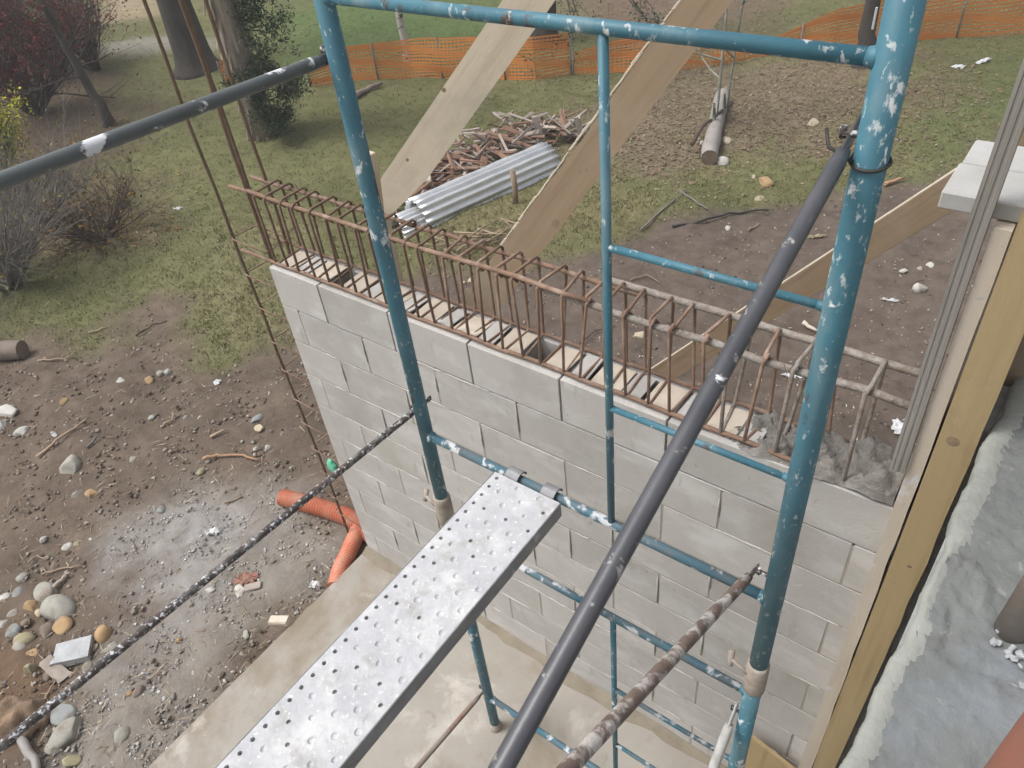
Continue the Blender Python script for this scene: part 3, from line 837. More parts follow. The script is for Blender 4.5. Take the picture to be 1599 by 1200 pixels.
for (u, v, r) in ((1488, 690, 0.014), (1420, 885, 0.006)):
    c = onp(u, v, 1, -0.068); b = MB(); b.tube([c - (0, 0.0003, 0), c + (0, 0.003, 0)], r, 14, smooth=False)
    b.tube([c - (0, 0.0006, 0), c + (0, 0.003, 0)], r * 0.55, 12, smooth=False); part('knot', b, M['knotwood'], fbd)
mb = MB()
zs = np.linspace(0.20, 1.75, 30); V = []; F = []
prof = [(-0.5, -0.5), (-0.31, -0.52), (-0.27, -0.46), (-0.14, -0.47), (-0.09, -0.54), (0.07, -0.53), (0.11, -0.46), (0.26, -0.47), (0.3, -0.52), (0.5, -0.5), (0.5, 0.5), (-0.5, 0.5)]
for z in zs:
    o = 0.012 * max(0, z - 0.86) * 0.6 - 0.004 * math.sin(2.6 * (z - 0.3))
    for (a, c) in prof: V.append((2.5575 + o + a * 0.034, -0.052 + c * 0.03, z))
n = len(prof)
for i in range(len(zs) - 1):
    for k in range(n): F.append((i * n + k, i * n + (k + 1) % n, (i + 1) * n + (k + 1) % n, (i + 1) * n + k))
F += [tuple(range(n)), tuple(len(V) - n + k for k in range(n))]
mb.add(V, F)
part('batten', mb, M['greywood'], form, label='grey weathered ribbed batten')
for k, (y0, y1, x0) in enumerate(((-0.027, 0.112, 2.474), (0.118, 0.235, 2.478))):
    mb = MB()
    mb.box(((x0 + 3.0) / 2, (y0 + y1) / 2, 0.893), (3.0 - x0, y1 - y0, 0.036), bev=0.003)
    part('top_board', mb, M['whiteboard'], form, label='white limed board laid across the form')
mb = MB()
mb.box((2.79, 0.19, -0.56), (0.34, 0.03, 2.86)); part('back_board', mb, M['propdark'], form)
mb = MB()                                               # ply sheet at the foot of the form
P = np.array([(2.345, -0.115, ZS), (2.56, -0.115, ZS), (2.56, -0.058, -1.555), (2.375, -0.058, -1.487)])
mb.prism(P, (0, 0.016, 0.003))
single('plywood_offcut', mb, M['yellow'], 'tan plywood offcut leaning on the wall foot beside the formwork', 'board')

# ------------------------------------------------------------------ cross wall close to the camera on the right
ZW = 0.40
xw = lambda y: 2.683 + 0.034 * (y + 0.9) / 1.1
cw = thing('cross_wall', (3.0, -1.0, ZS), 'mortar-smeared grey wall top with a cream ragged edge beside the formwork', 'wall')
mb = MB()
V = [(xw(0.30), 0.30), (3.4, 0.30), (3.4, -3.2), (xw(-3.2) + 0.08, -3.2), (xw(-1.2), -1.2)]
mb.prism([(a, b_, ZS) for a, b_ in V], (0, 0, ZW - 0.012 - ZS))
part('wall_body', mb, M['darkwall'], cw)
nx, ny = 70, 200
V = np.zeros((nx, ny, 3))
for j in range(ny):
    y = 0.30 - 1.75 * j / (ny - 1)
    x0 = xw(y) + 0.016
    for i in range(nx):
        x = x0 + (3.4 - x0) * (i / (nx - 1)) ** 1.25
        z = ZW - 0.004 + 0.0010 * math.sin(9 * x + 5 * y) + 0.0008 * math.sin(31 * x - 17 * y) + 0.0016 * math.sin(71 * x + 43 * y) * math.sin(57 * y - 23 * x) + rng.normal(0, 0.0016)
        cr = abs((y + 0.655 - 0.17 * (x - 2.765)) / 0.006)                      # a crack along a bed joint
        if 2.765 < x < 2.95 and cr < 1: z -= 0.007
        if abs(x - 2.752 - 0.02 * (y + .6)) < 0.004 and -0.66 < y < -0.55: z -= 0.006
        r = math.hypot((x - 2.74), (y + 0.50) * 0.7) / 0.05
        if 0.75 < r < 1.1 and y > -0.52: z += 0.007
        V[i, j] = (x, y, z)
F = [(i * ny + j, (i + 1) * ny + j, (i + 1) * ny + j + 1, i * ny + j + 1) for i in range(nx - 1) for j in range(ny - 1)]
mb = MB(); mb.add(V.reshape(-1, 3), F, True)
part('mortar_top', mb, M['topconc'], cw)
mb = MB()                                               # ragged cream bead along the arris
n = 360; V = []; F = []
for j in range(n):
    y = 0.30 - 1.75 * j / (n - 1); x0 = xw(y) + 0.004 * math.sin(9 * y) + 0.003 * math.sin(29 * y + 1) + 0.0012 * math.sin(83 * y) + rng.normal(0, 0.0004)
    wd = 0.032 + 0.005 * math.sin(4 * y + 1) + 0.003 * math.sin(17 * y)
    if -0.60 < y < -0.40: wd *= 0.6
    for (a, zz) in ((0.000, -0.05), (-0.001 + rng.normal(0, .0004), -0.010), (0.003, -0.002), (0.3 * wd, 0.0005 + rng.normal(0, .0002)), (0.8 * wd, 0.0012 + rng.normal(0, .0002)), (wd + 0.014, -0.009)):
        V.append((x0 + a, y, ZW + zz))
for j in range(n - 1):
    for k in range(5): F.append((j * 6 + k, j * 6 + k + 1, (j + 1) * 6 + k + 1, (j + 1) * 6 + k))
mb.add(V, F, True)
part('edge_bead', mb, M['cream'], cw)
mb = MB(); mb.box((2.694, 0.06, -0.81), (0.12, 0.17, 2.38)); part('added_gap_fill', mb, M['gapfill'], cw)  # added filler box: catches sky light so the slot does not go black
crumb_v = []
for k in range(26):                                     # mortar crumbs at the foot of the tube
    mb = MB()
    c = np.array([2.868 + rng.normal(0, 0.022), -0.588 + rng.normal(0, 0.022), ZW - 0.002 + 0.002 * rng.random()])
    A = np.linalg.qr(rng.normal(size=(3, 3)))[0]
    mb.box(c + (0, 0, 0.005), rng.uniform(0.004, 0.012, 3), A, 0.0012)
    single('mortar_crumb', mb, M['cellblock'], 'small pale mortar crumb at the foot of the muddy tube', 'crumb', 'mortar crumbs on the cross wall')
b = MB(); p = np.array([2.838, -0.545, ZW - 0.004])
b.tube([p, p + (0.004, 0.0, 0.3), p + (0.01, 0.0, 1.3)], 0.0255, 20)
single('muddy_tube', b, M['mudtube'], 'mud-crusted rusty scaffold tube standing on the cross wall top', 'scaffold tube')
b = MB(); q = pd(1530, 1170, 0.66)
p = np.array([q[0] + 0.050, q[1] - 0.02, ZW - 0.004])
b.tube([p, p + (0, 0, 0.4), p + (0.0, 0, 1.3)], 0.044, 28)
single('red_tube', b, M['redtube'], 'thick red-painted scratched tube standing nearest on the cross wall', 'scaffold tube')

# ------------------------------------------------------------------ raking timber props behind the wall
def board_px(name, L, Rr, dA, dB, th, mA, label, cat='prop', side=-1):
    """board whose two long edges run through two picture lines; L, Rr = lists of picture points"""
    pa = pd((L[0][0] + Rr[0][0]) / 2, (L[0][1] + Rr[0][1]) / 2, dA)
    pb = pd((L[-1][0] + Rr[-1][0]) / 2, (L[-1][1] + Rr[-1][1]) / 2, dB)
    ax = nrm(pb - pa); view = nrm((pa + pb) / 2 - CAM)
    wd = nrm(np.cross(ax, view)); nn = nrm(np.cross(wd, ax))
    if nn @ view < 0: nn = -nn
    def hit(u, v):
        d = ray(u, v); t = ((pa - CAM) @ nn) / (d @ nn)
        return CAM + d * t
    poly = [hit(*p) for p in L] + [hit(*p) for p in Rr[::-1]]
    return poly, nn * th, pa, pb
poly, off, pa1, pb1 = board_px('', [(602, 345), (594, 280), (785, 0), (908, -180)], [(604, 346), (667, 280), (868, 0), (998, -180)], 2.95, 2.40, 0.036, None, '')
poly = [poly[0], poly[1], poly[2], poly[3], poly[4], poly[5], poly[6]]; poly1, off1 = poly, off
mb = MB(); mb.prism(poly, off)
o1 = single('timber_prop', mb, M['prop'], 'clean pale timber prop with a pointed end nailed to the short stake', 'timber', zaxis=pb1 - pa1)
poly, off, pa2, pb2 = board_px('', [(640, 570), (786, 380), (912, 214), (1058, 8), (1180, -165)], [(715, 570), (857, 380), (979, 218), (1146, 0), (1270, -165)], 3.26, 2.45, 0.04, None, '')
mb = MB(); mb.prism(poly, off)
o2 = single('timber_prop', mb, M['propdark'], 'brown timber prop with a pale bark-edged side passing behind the rebar cage', 'timber', zaxis=pb2 - pa2)
def knot(owner, u, v, r, p0, n, m):
    n = nrm(n); d = ray(u, v); c = CAM + d * (((p0 - CAM) @ n) / (d @ n))
    b = MB(); b.tube([c - n * 0.0003, c + n * 0.003], r, 14, smooth=False)
    b.tube([c - n * 0.0006, c + n * 0.003], r * 0.55, 12, smooth=False)
    k = bpy.data.objects.new('knot', b.mesh('knot', M[m])); k.parent = owner
    bpy.context.view_layer.update()
    k.matrix_parent_inverse = owner.matrix_world.inverted(); COL.objects.link(k)
knot(o2, 868, 350, 0.017, np.array(poly[1]), off, 'knotwood')
knot(o2, 905, 268, 0.008, np.array(poly[1]), off, 'knotwood')
knot(o1, 693, 141, 0.008, np.array(poly1[1]), off1, 'knotwood')
knot(o1, 636, 250, 0.006, np.array(poly1[1]), off1, 'knotwood')
# waney pale edge of that prop
mb = MB()
n0 = len(poly) // 2
for k in range(26):
    t = k / 25
    e = np.array(poly[1]) * (1 - t) + np.array(poly[3]) * t
    e2 = e - off * 0.1
    w_ = nrm(np.array(poly[-2]) - np.array(poly[1]))
    mb.box(e - w_ * rng.uniform(0.001, 0.006) + off * 0.35, (0.014 * rng.uniform(0.5, 1.3), rng.uniform(0.03, 0.06), 0.026), np.array([w_, nrm(np.array(poly[3]) - np.array(poly[1])), nrm(off)]), 0.003)
part_o = bpy.data.objects.new('waney_edge', mb.mesh('waney_edge', M['propend'])); part_o.parent = o2; part_o.matrix_parent_inverse = o2.matrix_world.inverted(); COL.objects.link(part_o)
p3a = np.array([0.60, 2.14, -2.12]); p3b = np.array([2.60, 1.95, 0.34])
ax = nrm(p3b - p3a); fw = nrm(np.cross(ax, (0, 1, 0))); dn = nrm(np.cross(ax, fw))
up = fw if fw[2] > 0 else -fw
yy = nrm(np.cross(ax, up))
mb = MB(); mb.box((p3a + p3b) / 2, (np.linalg.norm(p3b - p3a), 0.145, 0.035), np.array([ax, up, yy]), 0.002)
o3 = single('timber_prop', mb, M['propdark'], 'long brown timber prop with a bright top edge rising to the column formwork', 'timber', zaxis=ax)
mb = MB(); mb.box((p3a + p3b) / 2 + up * 0.0745, (np.linalg.norm(p3b - p3a), 0.004, 0.034), np.array([ax, up, yy]))
q = bpy.data.objects.new('top_edge', mb.mesh('top_edge', M['propend'])); q.parent = o3; q.matrix_parent_inverse = o3.matrix_world.inverted(); COL.objects.link(q)
# stakes
sp = pd(586, 292, 3.02)
mb = MB(); mb.box((sp[0], sp[1], (sp[2] + 0.14 + ZG - 0.1) / 2), (0.045, 0.045, sp[2] + 0.14 - ZG + 0.1), bev=0.003)
single('timber_stake', mb, M['prop'], 'upright wooden stake behind the wall carrying the pale prop', 'stake')
b2 = pd(677, 570, 3.30)
mb = MB(); mb.box((b2[0], b2[1] + 0.05, (b2[2] + 0.1 + ZG - 0.1) / 2), (0.06, 0.05, b2[2] + 0.1 - ZG + 0.1), bev=0.003)
single('timber_stake', mb, M['propdark'], 'dark wooden stake behind the wall carrying the brown prop', 'stake')
mb = MB(); mb.box((2.63, 1.97, (0.55 + ZG - 0.1) / 2), (0.09, 0.09, 0.55 - ZG + 0.1), bev=0.003)
single('timber_post', mb, M['propdark'], 'brown timber post that takes the head of the long brown prop', 'post')

# ------------------------------------------------------------------ stones
def icosphere(sub):
    t = (1 + 5 ** 0.5) / 2
    V = [(-1, t, 0), (1, t, 0), (-1, -t, 0), (1, -t, 0), (0, -1, t), (0, 1, t), (0, -1, -t), (0, 1, -t), (t, 0, -1), (t, 0, 1), (-t, 0, -1), (-t, 0, 1)]
    F = [(0, 11, 5), (0, 5, 1), (0, 1, 7), (0, 7, 10), (0, 10, 11), (1, 5, 9), (5, 11, 4), (11, 10, 2), (10, 7, 6), (7, 1, 8), (3, 9, 4), (3, 4, 2), (3, 2, 6), (3, 6, 8), (3, 8, 9), (4, 9, 5), (2, 4, 11), (6, 2, 10), (8, 6, 7), (9, 8, 1)]
    V = [nrm(v) for v in V]
    for _ in range(sub):
        cache = {}; G = []
        def midp(a, b):
            k = (min(a, b), max(a, b))
            if k not in cache:
                cache[k] = len(V); V.append(nrm(V[a] + V[b]))
            return cache[k]
        for a, b, c in F:
            x, y, z = midp(a, b), midp(b, c), midp(c, a)
            G += [(a, x, z), (b, y, x), (c, z, y), (x, y, z)]
        F = G
    return np.array(V), F
ICO = [icosphere(k) for k in range(4)]
def rock(P, size, ang, seed):
    """size = (a, b, c) half axes, ang = how broken the shape is"""
    r = np.random.default_rng(seed)
    V, F = ICO[3]
    V = V.copy()
    for k in range(int(2 + ang * 7)):                   # flats
        n = nrm(r.normal(size=3)); d = r.uniform(0.55, 0.88)
        s = V @ n
        V = np.where((s > d)[:, None], V - (s - d)[:, None] * n * min(1, 0.55 + ang), V)
    V *= (1 + 0.05 * np.sin(3 * V @ nrm(r.normal(size=3)) + r.uniform(0, 6)) + 0.03 * np.sin(7 * V @ nrm(r.normal(size=3))))[:, None]
    V *= np.array(size)
    a = r.uniform(0, 6.28); c, s = math.cos(a), math.sin(a)
    V = V @ np.array([[c, s, 0], [-s, c, 0], [0, 0, 1]])
    V = V + np.array([P[0], P[1], P[2] + size[2] * 0.55])
    mb = MB(); mb.add(V, F, True)
    return mb
RH = 'stones heaped on the bare earth'
# (u, v, half width px, height ratio, material, angular, label, group)
rocks = [
 (110, 722, 21, .8, 'r_grey', .5, 'large square grey-green boulder alone on the dark earth', None),
 (12, 640, 21, .6, 'r_pale', .6, 'pale broken stone lying left of the bare-earth sticks', 'pale stones on the left earth'),
 (0, 660, 16, .6, 'r_pale', .6, 'pale broken stone lying left of the bare-earth sticks', 'pale stones on the left earth'),
 (33, 672, 13, .5, 'r_pale', .6, 'pale broken stone lying left of the bare-earth sticks', 'pale stones on the left earth'),
 (72, 919, 22, .75, 'r_grey', .05, 'smooth grey cobble behind the biggest oval cobble', None),
 (92, 943, 29, .75, 'r_grey', .02, 'biggest smooth oval cobble of the stone heap', None),
 (49, 943, 13, .9, 'r_tan', .35, 'small rusty tan stone against the oval cobbles', None),
 (61, 955, 8, .9, 'r_cream', .1, 'small round cream pebble under the oval cobbles', None),
 (97, 973, 20, .7, 'r_tan', .5, 'broken orange-tan stone below the oval cobbles', None),
 (73, 980, 17, .8, 'r_brown', .6, 'brown split stone below the oval cobbles', None),
 (22, 982, 14, .6, 'r_blue', .2, 'flat blue-grey stone in the left of the heap', None),
 (37, 995, 17, .7, 'r_olive', .5, 'yellowish olive stone at the edge of the heap', None),
 (31, 1008, 13, .7, 'r_grey', .5, 'grey angular stone touching the olive stone', None),
 (20, 957, 10, .7, 'r_grey', .3, RH, RH), (28, 925, 13, .5, 'r_blue', .2, RH, RH), (35, 900, 10, .6, 'r_grey', .3, RH, RH), (5, 972, 9, .7, 'r_pale', .3, RH, RH),
 (40, 970, 8, .8, 'r_brown', .4, RH, RH), (8, 930, 9, .6, 'r_pale', .3, RH, RH), (53, 1018, 10, .5, 'r_tan', .4, RH, RH), (45, 1020, 8, .5, 'r_tan', .5, RH, RH),
 (49, 1040, 12, 1.3, 'r_olive', .7, 'upright craggy ochre stone below the heap', None),
 (163, 984, 16, 1.0, 'r_tan', .55, 'blocky orange stone beside the pale gravel', None),
 (178, 1006, 11, .8, 'r_grey', .3, 'small grey stone under the blocky orange stone', None),
 (78, 1050, 11, .8, 'r_brown', .4, RH, RH), (138, 1040, 12, .7, 'r_grey', .5, RH, RH), (148, 1010, 8, .8, 'r_grey', .4, RH, RH), (165, 1015, 7, .7, 'r_grey', .4, RH, RH),
 (98, 1112, 22, .55, 'r_blue', .2, 'flat blue-grey slab stone below the speckled tube', None),
 (104, 1140, 30, .7, 'r_grey', .6, 'big wedge-shaped grey stone below the speckled tube', None),
 (83, 1164, 14, .8, 'r_grey', .5, 'squarish small grey stone beside the wedge stone', None),
 (112, 1183, 15, 1.1, 'r_olive', .6, 'upright olive stone near the slab edge corner', None),
 (191, 1143, 15, .9, 'r_grey', .3, 'rounded grey stone half sunk in the gravel', None),
 (216, 1077, 11, .8, 'r_brown', .3, 'brown pebble beside a tan pebble in the gravel', None), (203, 1082, 7, .8, 'r_tan', .3, 'tan pebble beside a brown pebble in the gravel', None),
 (279, 999, 6, .8, 'r_tan', .2, 'single bright tan pebble in the grey gravel', None),
 (122, 770, 11, .9, 'r_grey', .5, 'grey pebble paired with an ochre pebble', None), (144, 768, 11, .8, 'r_tan', .4, 'ochre pebble paired with a grey pebble', None),
 (252, 793, 9, .9, 'r_blue', .5, 'small blue-grey stone at the edge of the gravel', None),
 (234, 590, 12, .7, 'r_tan', .4, 'orange stone in the row of rubble on the earth', None),
 (100, 626, 9, .8, 'r_tan', .3, 'orange pebble alone on the dark earth', None),
 (188, 594, 10, .5, 'r_pale', .5, RH, RH), (250, 581, 7, .9, 'r_grey', .3, RH, RH), (262, 580, 8, .8, 'r_grey', .3, RH, RH),
 (402, 652, 11, .7, 'r_blue', .4, 'blue-grey stone near the free end of the wall', None), (405, 667, 9, .6, 'r_cream', .7, 'cream chip beside the blue-grey stone', None),
 (314, 735, 8, .6, 'r_olive', .1, 'small oval olive pebble near the pale root', None), (207, 716, 8, .6, 'r_grey', .2, RH, RH),
 (237, 651, 6, .8, 'r_pale', .3, RH, RH), (290, 650, 5, .8, 'r_grey', .3, RH, RH), (312, 652, 5, .8, 'r_pale', .3, RH, RH),
 (400, 700, 5, .8, 'r_pale', .3, RH, RH), (419, 697, 6, 1, 'r_pale', .3, RH, RH), (68, 840, 7, .9, 'r_pale', .2, RH, RH), (143, 842, 6, .9, 'r_pale', .2, RH, RH),
 (122, 848, 7, .7, 'r_olive', .3, RH, RH), (105, 852, 9, .5, 'r_pale', .5, RH, RH), (33, 902, 8, .8, 'r_grey', .2, RH, RH),
 (385, 989, 8, .6, 'r_grey', .3, RH, RH), (303, 1050, 6, .8, 'r_grey', .3, RH, RH), (375, 920, 12, .5, 'r_pale', .7, RH, RH), (328, 920, 9, .5, 'r_pale', .6, RH, RH),
 (1269, 190, 12, .6, 'r_cream', .4, 'cream stone among the brown leaves', None),
 (1196, 282, 15, .7, 'r_tan', .4, 'yellow tan stone on the grass beyond the bare earth', None),
 (1134, 218, 11, .7, 'r_cream', .4, 'cream double stone beside the grey log', None),
 (1128, 250, 12, .9, 'r_pale', .2, 'white round stone beside the grey log', None),
 (1186, 309, 9, .6, 'r_cream', .5, 'small cream stone at the edge of the bare earth', None), (1177, 275, 6, .6, 'r_cream', .4, 'small cream pebble beside the yellow tan stone', None),
 (1436, 446, 13, 1.0, 'r_pale', .4, 'white rounded stone on the smooth bare earth', None),
 (1452, 413, 8, .8, 'r_pale', .4, 'small pale stone near the white rounded stone', 'small pale stones on the right earth'),
 (1411, 422, 6, .8, 'r_pale', .4, 'small pale stone near the white rounded stone', 'small pale stones on the right earth'),
 (1436, 418, 5, .8, 'r_grey', .4, 'small pale stone near the white rounded stone', 'small pale stones on the right earth'),
 (998, 522, 12, .6, 'r_cream', .3, 'flat cream stone behind the rebar cage', None),
 (1097, 222, 6, .8, 'r_pale', .4, 'small pale pebble on the other side of the grey log', None), (1137, 355, 6, .8, 'r_pale', .4, 'small pale stone beside the black hose', None),
 (735, 437, 6, .8, 'r_cream', .4, RH, RH), (724, 441, 4, .8, 'r_cream', .4, RH, RH),
]
for i, (u, v, hw, hr, mn, ang, lab, grp) in enumerate(rocks):
    P = gp(u, v + hw * hr * 0.4); d = depth(P)
    a = hw * d / FPX
    if lab == RH: lab = 'small loose stone scattered on the bare earth'
    single('rock', rock(P - (0, 0, a * hr * 0.45), (a, a * rng.uniform(0.68, 0.85), a * hr * 0.85), ang, 100 + i), M[mn], lab, 'rock', grp)

# ------------------------------------------------------------------ drain pipe, scraps, sticks, logs
def pipe(ctrl, r, pitch, amp):
    C = np.array(ctrl); n = len(C)
    def cat(t):
        i = min(int(t), n - 2); f = t - i
        p0, p1, p2, p3 = C[max(i - 1, 0)], C[i], C[i + 1], C[min(i + 2, n - 1)]
        return 0.5 * (2 * p1 + (p2 - p0) * f + (2 * p0 - 5 * p1 + 4 * p2 - p3) * f * f + (3 * p1 - p0 - 3 * p2 + p3) * f ** 3)
    D = np.array([cat(t) for t in np.linspace(0, n - 1.0001, 300)])
    Ls = np.concatenate([[0], np.cumsum(np.linalg.norm(np.diff(D, axis=0), axis=1))])
    s = np.arange(0, Ls[-1], pitch / 4)
    P = np.stack([np.interp(s, Ls, D[:, k]) for k in range(3)], 1)
    R = r + amp * np.tile([0, 1, 1, 0], len(s))[:len(s)]
    b = MB(); b.tube(P, R, 20); return b
z0 = 0.052
C = [gp(444, 785, z0), gp(480, 794, z0), gp(520, 806, z0), gp(556, 822, z0 + 0.005), gp(590, 850, z0)]
single('drain_pipe', pipe(C, 0.044, 0.020, 0.014), M['pipe'], 'ribbed orange drain pipe lying on the earth behind the column bars', 'pipe')
C = [gp(585, 800, z0), gp(562, 838, z0), gp(547, 872, z0), gp(536, 895, z0), gp(528, 925, z0)]
single('drain_pipe', pipe(C, 0.046, 0.016, 0.007), M['pipe'], 'finely ribbed orange pipe beside the slab corner', 'pipe')
def chip(u, v, wpx, hpx, th, m, name, lab, cat, grp=None, tilt=0.15, rz=None, lift=0.0):
    P = gp(u, v, lift); d = depth(P); mb = MB()
    a = rz if rz is not None else rng.uniform(0, 3.14); t = rng.normal(0, tilt, 2)
    X = nrm((math.cos(a), math.sin(a), t[0])); Zz = nrm(np.cross(X, nrm((-math.sin(a), math.cos(a), t[1])))); Y = np.cross(Zz, X)
    if name in ('paper_scrap', 'red_patch', 'leaf_scrap'):
        V_, F_ = ICO[2]; V_ = V_ * (1 + 0.20 * rng.normal(size=(len(V_), 1))) * np.array([wpx, hpx * 1.5, 0]) * d / FPX / 2
        n_ = len(V_); V_[:, 2] = ICO[2][0][:, 2] * (th * 0.5 + 0.004) + 0.010 * np.sin(V_[:, 0] * 90) * np.sin(V_[:, 1] * 70 + 1) + rng.normal(0, 0.0025, n_)
        mb.add(P + (0, 0, th * 0.5 + 0.004) + V_ @ np.array([X, Y, Zz]), F_)
    else:
        mb.box(P + (0, 0, th * 0.5), (wpx * d / FPX, hpx * d / FPX * 1.5, th), np.array([X, Y, Zz]), min(0.004, th * 0.3))
        mb.v[0] += rng.normal(0, min(0.004, th * 0.10), mb.v[0].shape)
    return single(name, mb, M[m], lab, cat, grp)
VX = math.atan2(ROT[0][1], ROT[0][0])                  # picture-right seen on the ground
chip(118, 1022, 55, 26, 0.05, 'cellblock', 'broken_block', 'white broken chunk of cellular block in the stone heap', 'block', rz=VX + 0.25)
chip(90, 1048, 48, 14, 0.035, 'scrap_grey', 'wood_offcut', 'tan wooden offcut under the white chunk', 'offcut', rz=VX - 0.6)
chip(446, 987, 32, 9, 0.035, 'pale', 'wood_offcut', 'small fresh wooden offcut lying on the slab edge', 'offcut', rz=VX - 0.15, lift=0.10)
chip(333, 831, 22, 9, 0.006, 'white', 'paper_scrap', 'white paper scrap on the pale gravel', 'scrap', rz=VX + 0.2)
chip(493, 915, 16, 12, 0.01, 'white', 'paper_scrap', 'crumpled white scrap beside the slab edge', 'scrap', tilt=0.5)
chip(340, 598, 10, 7, 0.008, 'white', 'paper_scrap', 'round white scrap among roots near the grass', 'scrap')
chip(85, 680, 12, 4, 0.01, 'white', 'paper_scrap', 'narrow white scrap on the dark earth', 'scrap')
chip(1408, 668, 40, 18, 0.008, 'white', 'paper_scrap', 'white torn sheet behind the wall beside the grey batten', 'scrap', rz=VX + 0.9)
chip(1243, 585, 34, 14, 0.008, 'white', 'paper_scrap', 'white torn sheet seen through the rebar cage', 'scrap', rz=VX)
chip(1390, 470, 22, 3, 0.008, 'white', 'paper_scrap', 'thin white sliver on the smooth earth', 'scrap', rz=VX - 0.4)
chip(278, 327, 13, 6, 0.01, 'white', 'paper_scrap', 'white scrap alone on the left grass', 'scrap', rz=VX)
chip(1497, 106, 18, 6, 0.02, 'white', 'paper_scrap', 'white plastic scrap on the grass below the net', 'scrap', rz=VX)
chip(1532, 98, 26, 7, 0.02, 'white', 'paper_scrap', 'crumpled white bag on the grass below the net', 'scrap', rz=VX + 0.2, tilt=0.4)
chip(1275, 370, 24, 5, 0.008, 'r_olive', 'leaf_scrap', 'pale green torn leaf beside the right standard', 'scrap', rz=VX)
chip(385, 905, 36, 14, 0.004, 'redscrap', 'red_patch', 'faded red cloth scrap trodden into the gravel', 'scrap', rz=VX + 0.1, tilt=0.03)
chip(395, 917, 28, 8, 0.012, 'scrap_grey', 'wood_offcut', 'flat brown chip beside the red scrap', 'offcut', rz=VX + 0.1)
mb = MB(); g = onp(519, 728, 1, 0.02)
V, F = ICO[2]
rr = np.random.default_rng(5)
Vg = V * np.array([0.036, 0.020, 0.052]) * (1 + 0.12 * rr.normal(size=(len(V), 1)))
mb.add(Vg + g, F, True)
single('green_plastic', mb, M['green'], 'green plastic rag caught on the column bar at the wall end', 'plastic')

def stick(uvs, r, m, name, lab, cat, grp=None, lift=0.012):
    P = [gp(u, v, lift + r) for u, v in uvs]
    Q = []
    for p, q in zip(P[:-1], P[1:]):
        for t in np.linspace(0, 1, 5)[:-1]: Q.append(p * (1 - t) + q * t + rng.normal(0, min(r * 0.5, 0.005), 3))
    Q.append(P[-1]); Q = np.array(Q)
    b = MB(); b.tube(Q, list(np.linspace(r, r * 0.55, len(Q))), 6)
    return single(name, b, M[m], lab, cat, grp)
stick([(320, 720), (345, 715), (380, 714), (408, 722)], 0.011, 'rope', 'pale_root', 'pale orange root lying on the earth left of the wall end', 'root')
stick([(62, 715), (100, 685), (138, 658)], 0.012, 'stick', 'fallen_stick', 'long straight stick lying past the large grey-green boulder', 'stick')
stick([(135, 702), (155, 684)], 0.011, 'twig', 'fallen_stick', 'short dark stick right of the large grey-green boulder', 'stick')
stick([(252, 670), (270, 660), (274, 645)], 0.009, 'stick', 'fallen_stick', 'curved twig in the middle of the dark earth', 'stick')
stick([(330, 686), (355, 675)], 0.013, 'stick', 'fallen_stick', 'short pale stick nearest the pale root', 'stick')
stick([(213, 528), (240, 510), (262, 504)], 0.008, 'twigdark', 'fallen_stick', 'dark bent twig at the edge of the grass', 'stick')
stick([(60, 567), (100, 563), (120, 556)], 0.008, 'stick', 'fallen_stick', 'thin twig beside the sawn log', 'stick')
stick([(140, 522), (170, 514)], 0.009, 'stick', 'fallen_stick', 'thin pale twig on the earth below the grass', 'stick')
stick([(352, 790), (380, 778)], 0.009, 'stick', 'fallen_stick', 'straw-coloured sliver left of the orange pipe', 'stick')
stick([(236, 1063), (262, 1038)], 0.006, 'stick', 'fallen_stick', 'thin paired straw in the grey gravel', 'stick')
stick([(66, 900), (100, 890), (128, 886)], 0.007, 'stick', 'fallen_stick', 'thin straight twig above the oval cobbles', 'stick')
stick([(88, 921), (103, 905), (112, 898)], 0.014, 'scrap_grey', 'fallen_stick', 'thick split stick leaning on the oval cobbles', 'stick')
stick([(45, 882), (60, 870), (75, 878)], 0.006, 'stick', 'fallen_stick', 'forked twig above the stone heap', 'stick')
stick([(70, 1098), (80, 1080), (90, 1062)], 0.006, 'stick', 'fallen_stick', 'short straw under the wooden offcut', 'stick')
stick([(880, 560), (930, 520), (960, 512)], 0.007, 'twigdark', 'fallen_stick', 'dark twig on the smooth earth behind the cage', 'stick')
stick([(1000, 362), (1040, 325), (1070, 300)], 0.010, 'twig', 'fallen_stick', 'grey twig at the corner of grass and bare earth', 'stick')
stick([(1060, 300), (1085, 318), (1105, 330)], 0.012, 'twig', 'fallen_stick', 'pale forked stick crossing the grey twig', 'stick')
stick([(1168, 363), (1186, 352)], 0.010, 'stick', 'fallen_stick', 'short brown stick beside the black hose', 'stick')
stick([(1380, 293), (1410, 283)], 0.022, 'rope', 'pale_root', 'pale thick root at the edge of the bare earth', 'root')
stick([(1252, 508), (1275, 522)], 0.020, 'pale', 'wood_sliver', 'pale split sliver of wood behind the right standard', 'offcut')
stick([(985, 440), (1010, 432), (1030, 445)], 0.007, 'stick', 'fallen_stick', 'branching twig left of the mid post on bare earth', 'stick')
stick([(1050, 357), (1090, 350), (1140, 337), (1200, 332)], 0.014, 'hose', 'black_hose', 'black hose lying along the edge of the bare earth', 'hose')
stick([(555, 155), (578, 142), (598, 135)], 0.045, 'logwood', 'fallen_branch', 'brown fallen branch on the grass below the orange net', 'branch', lift=0.0)
stick([(1080, 245), (1096, 215), (1122, 195), (1142, 178)], 0.022, 'twigdark', 'fallen_branch', 'dark branch crossing the grey log', 'branch', lift=0.12)

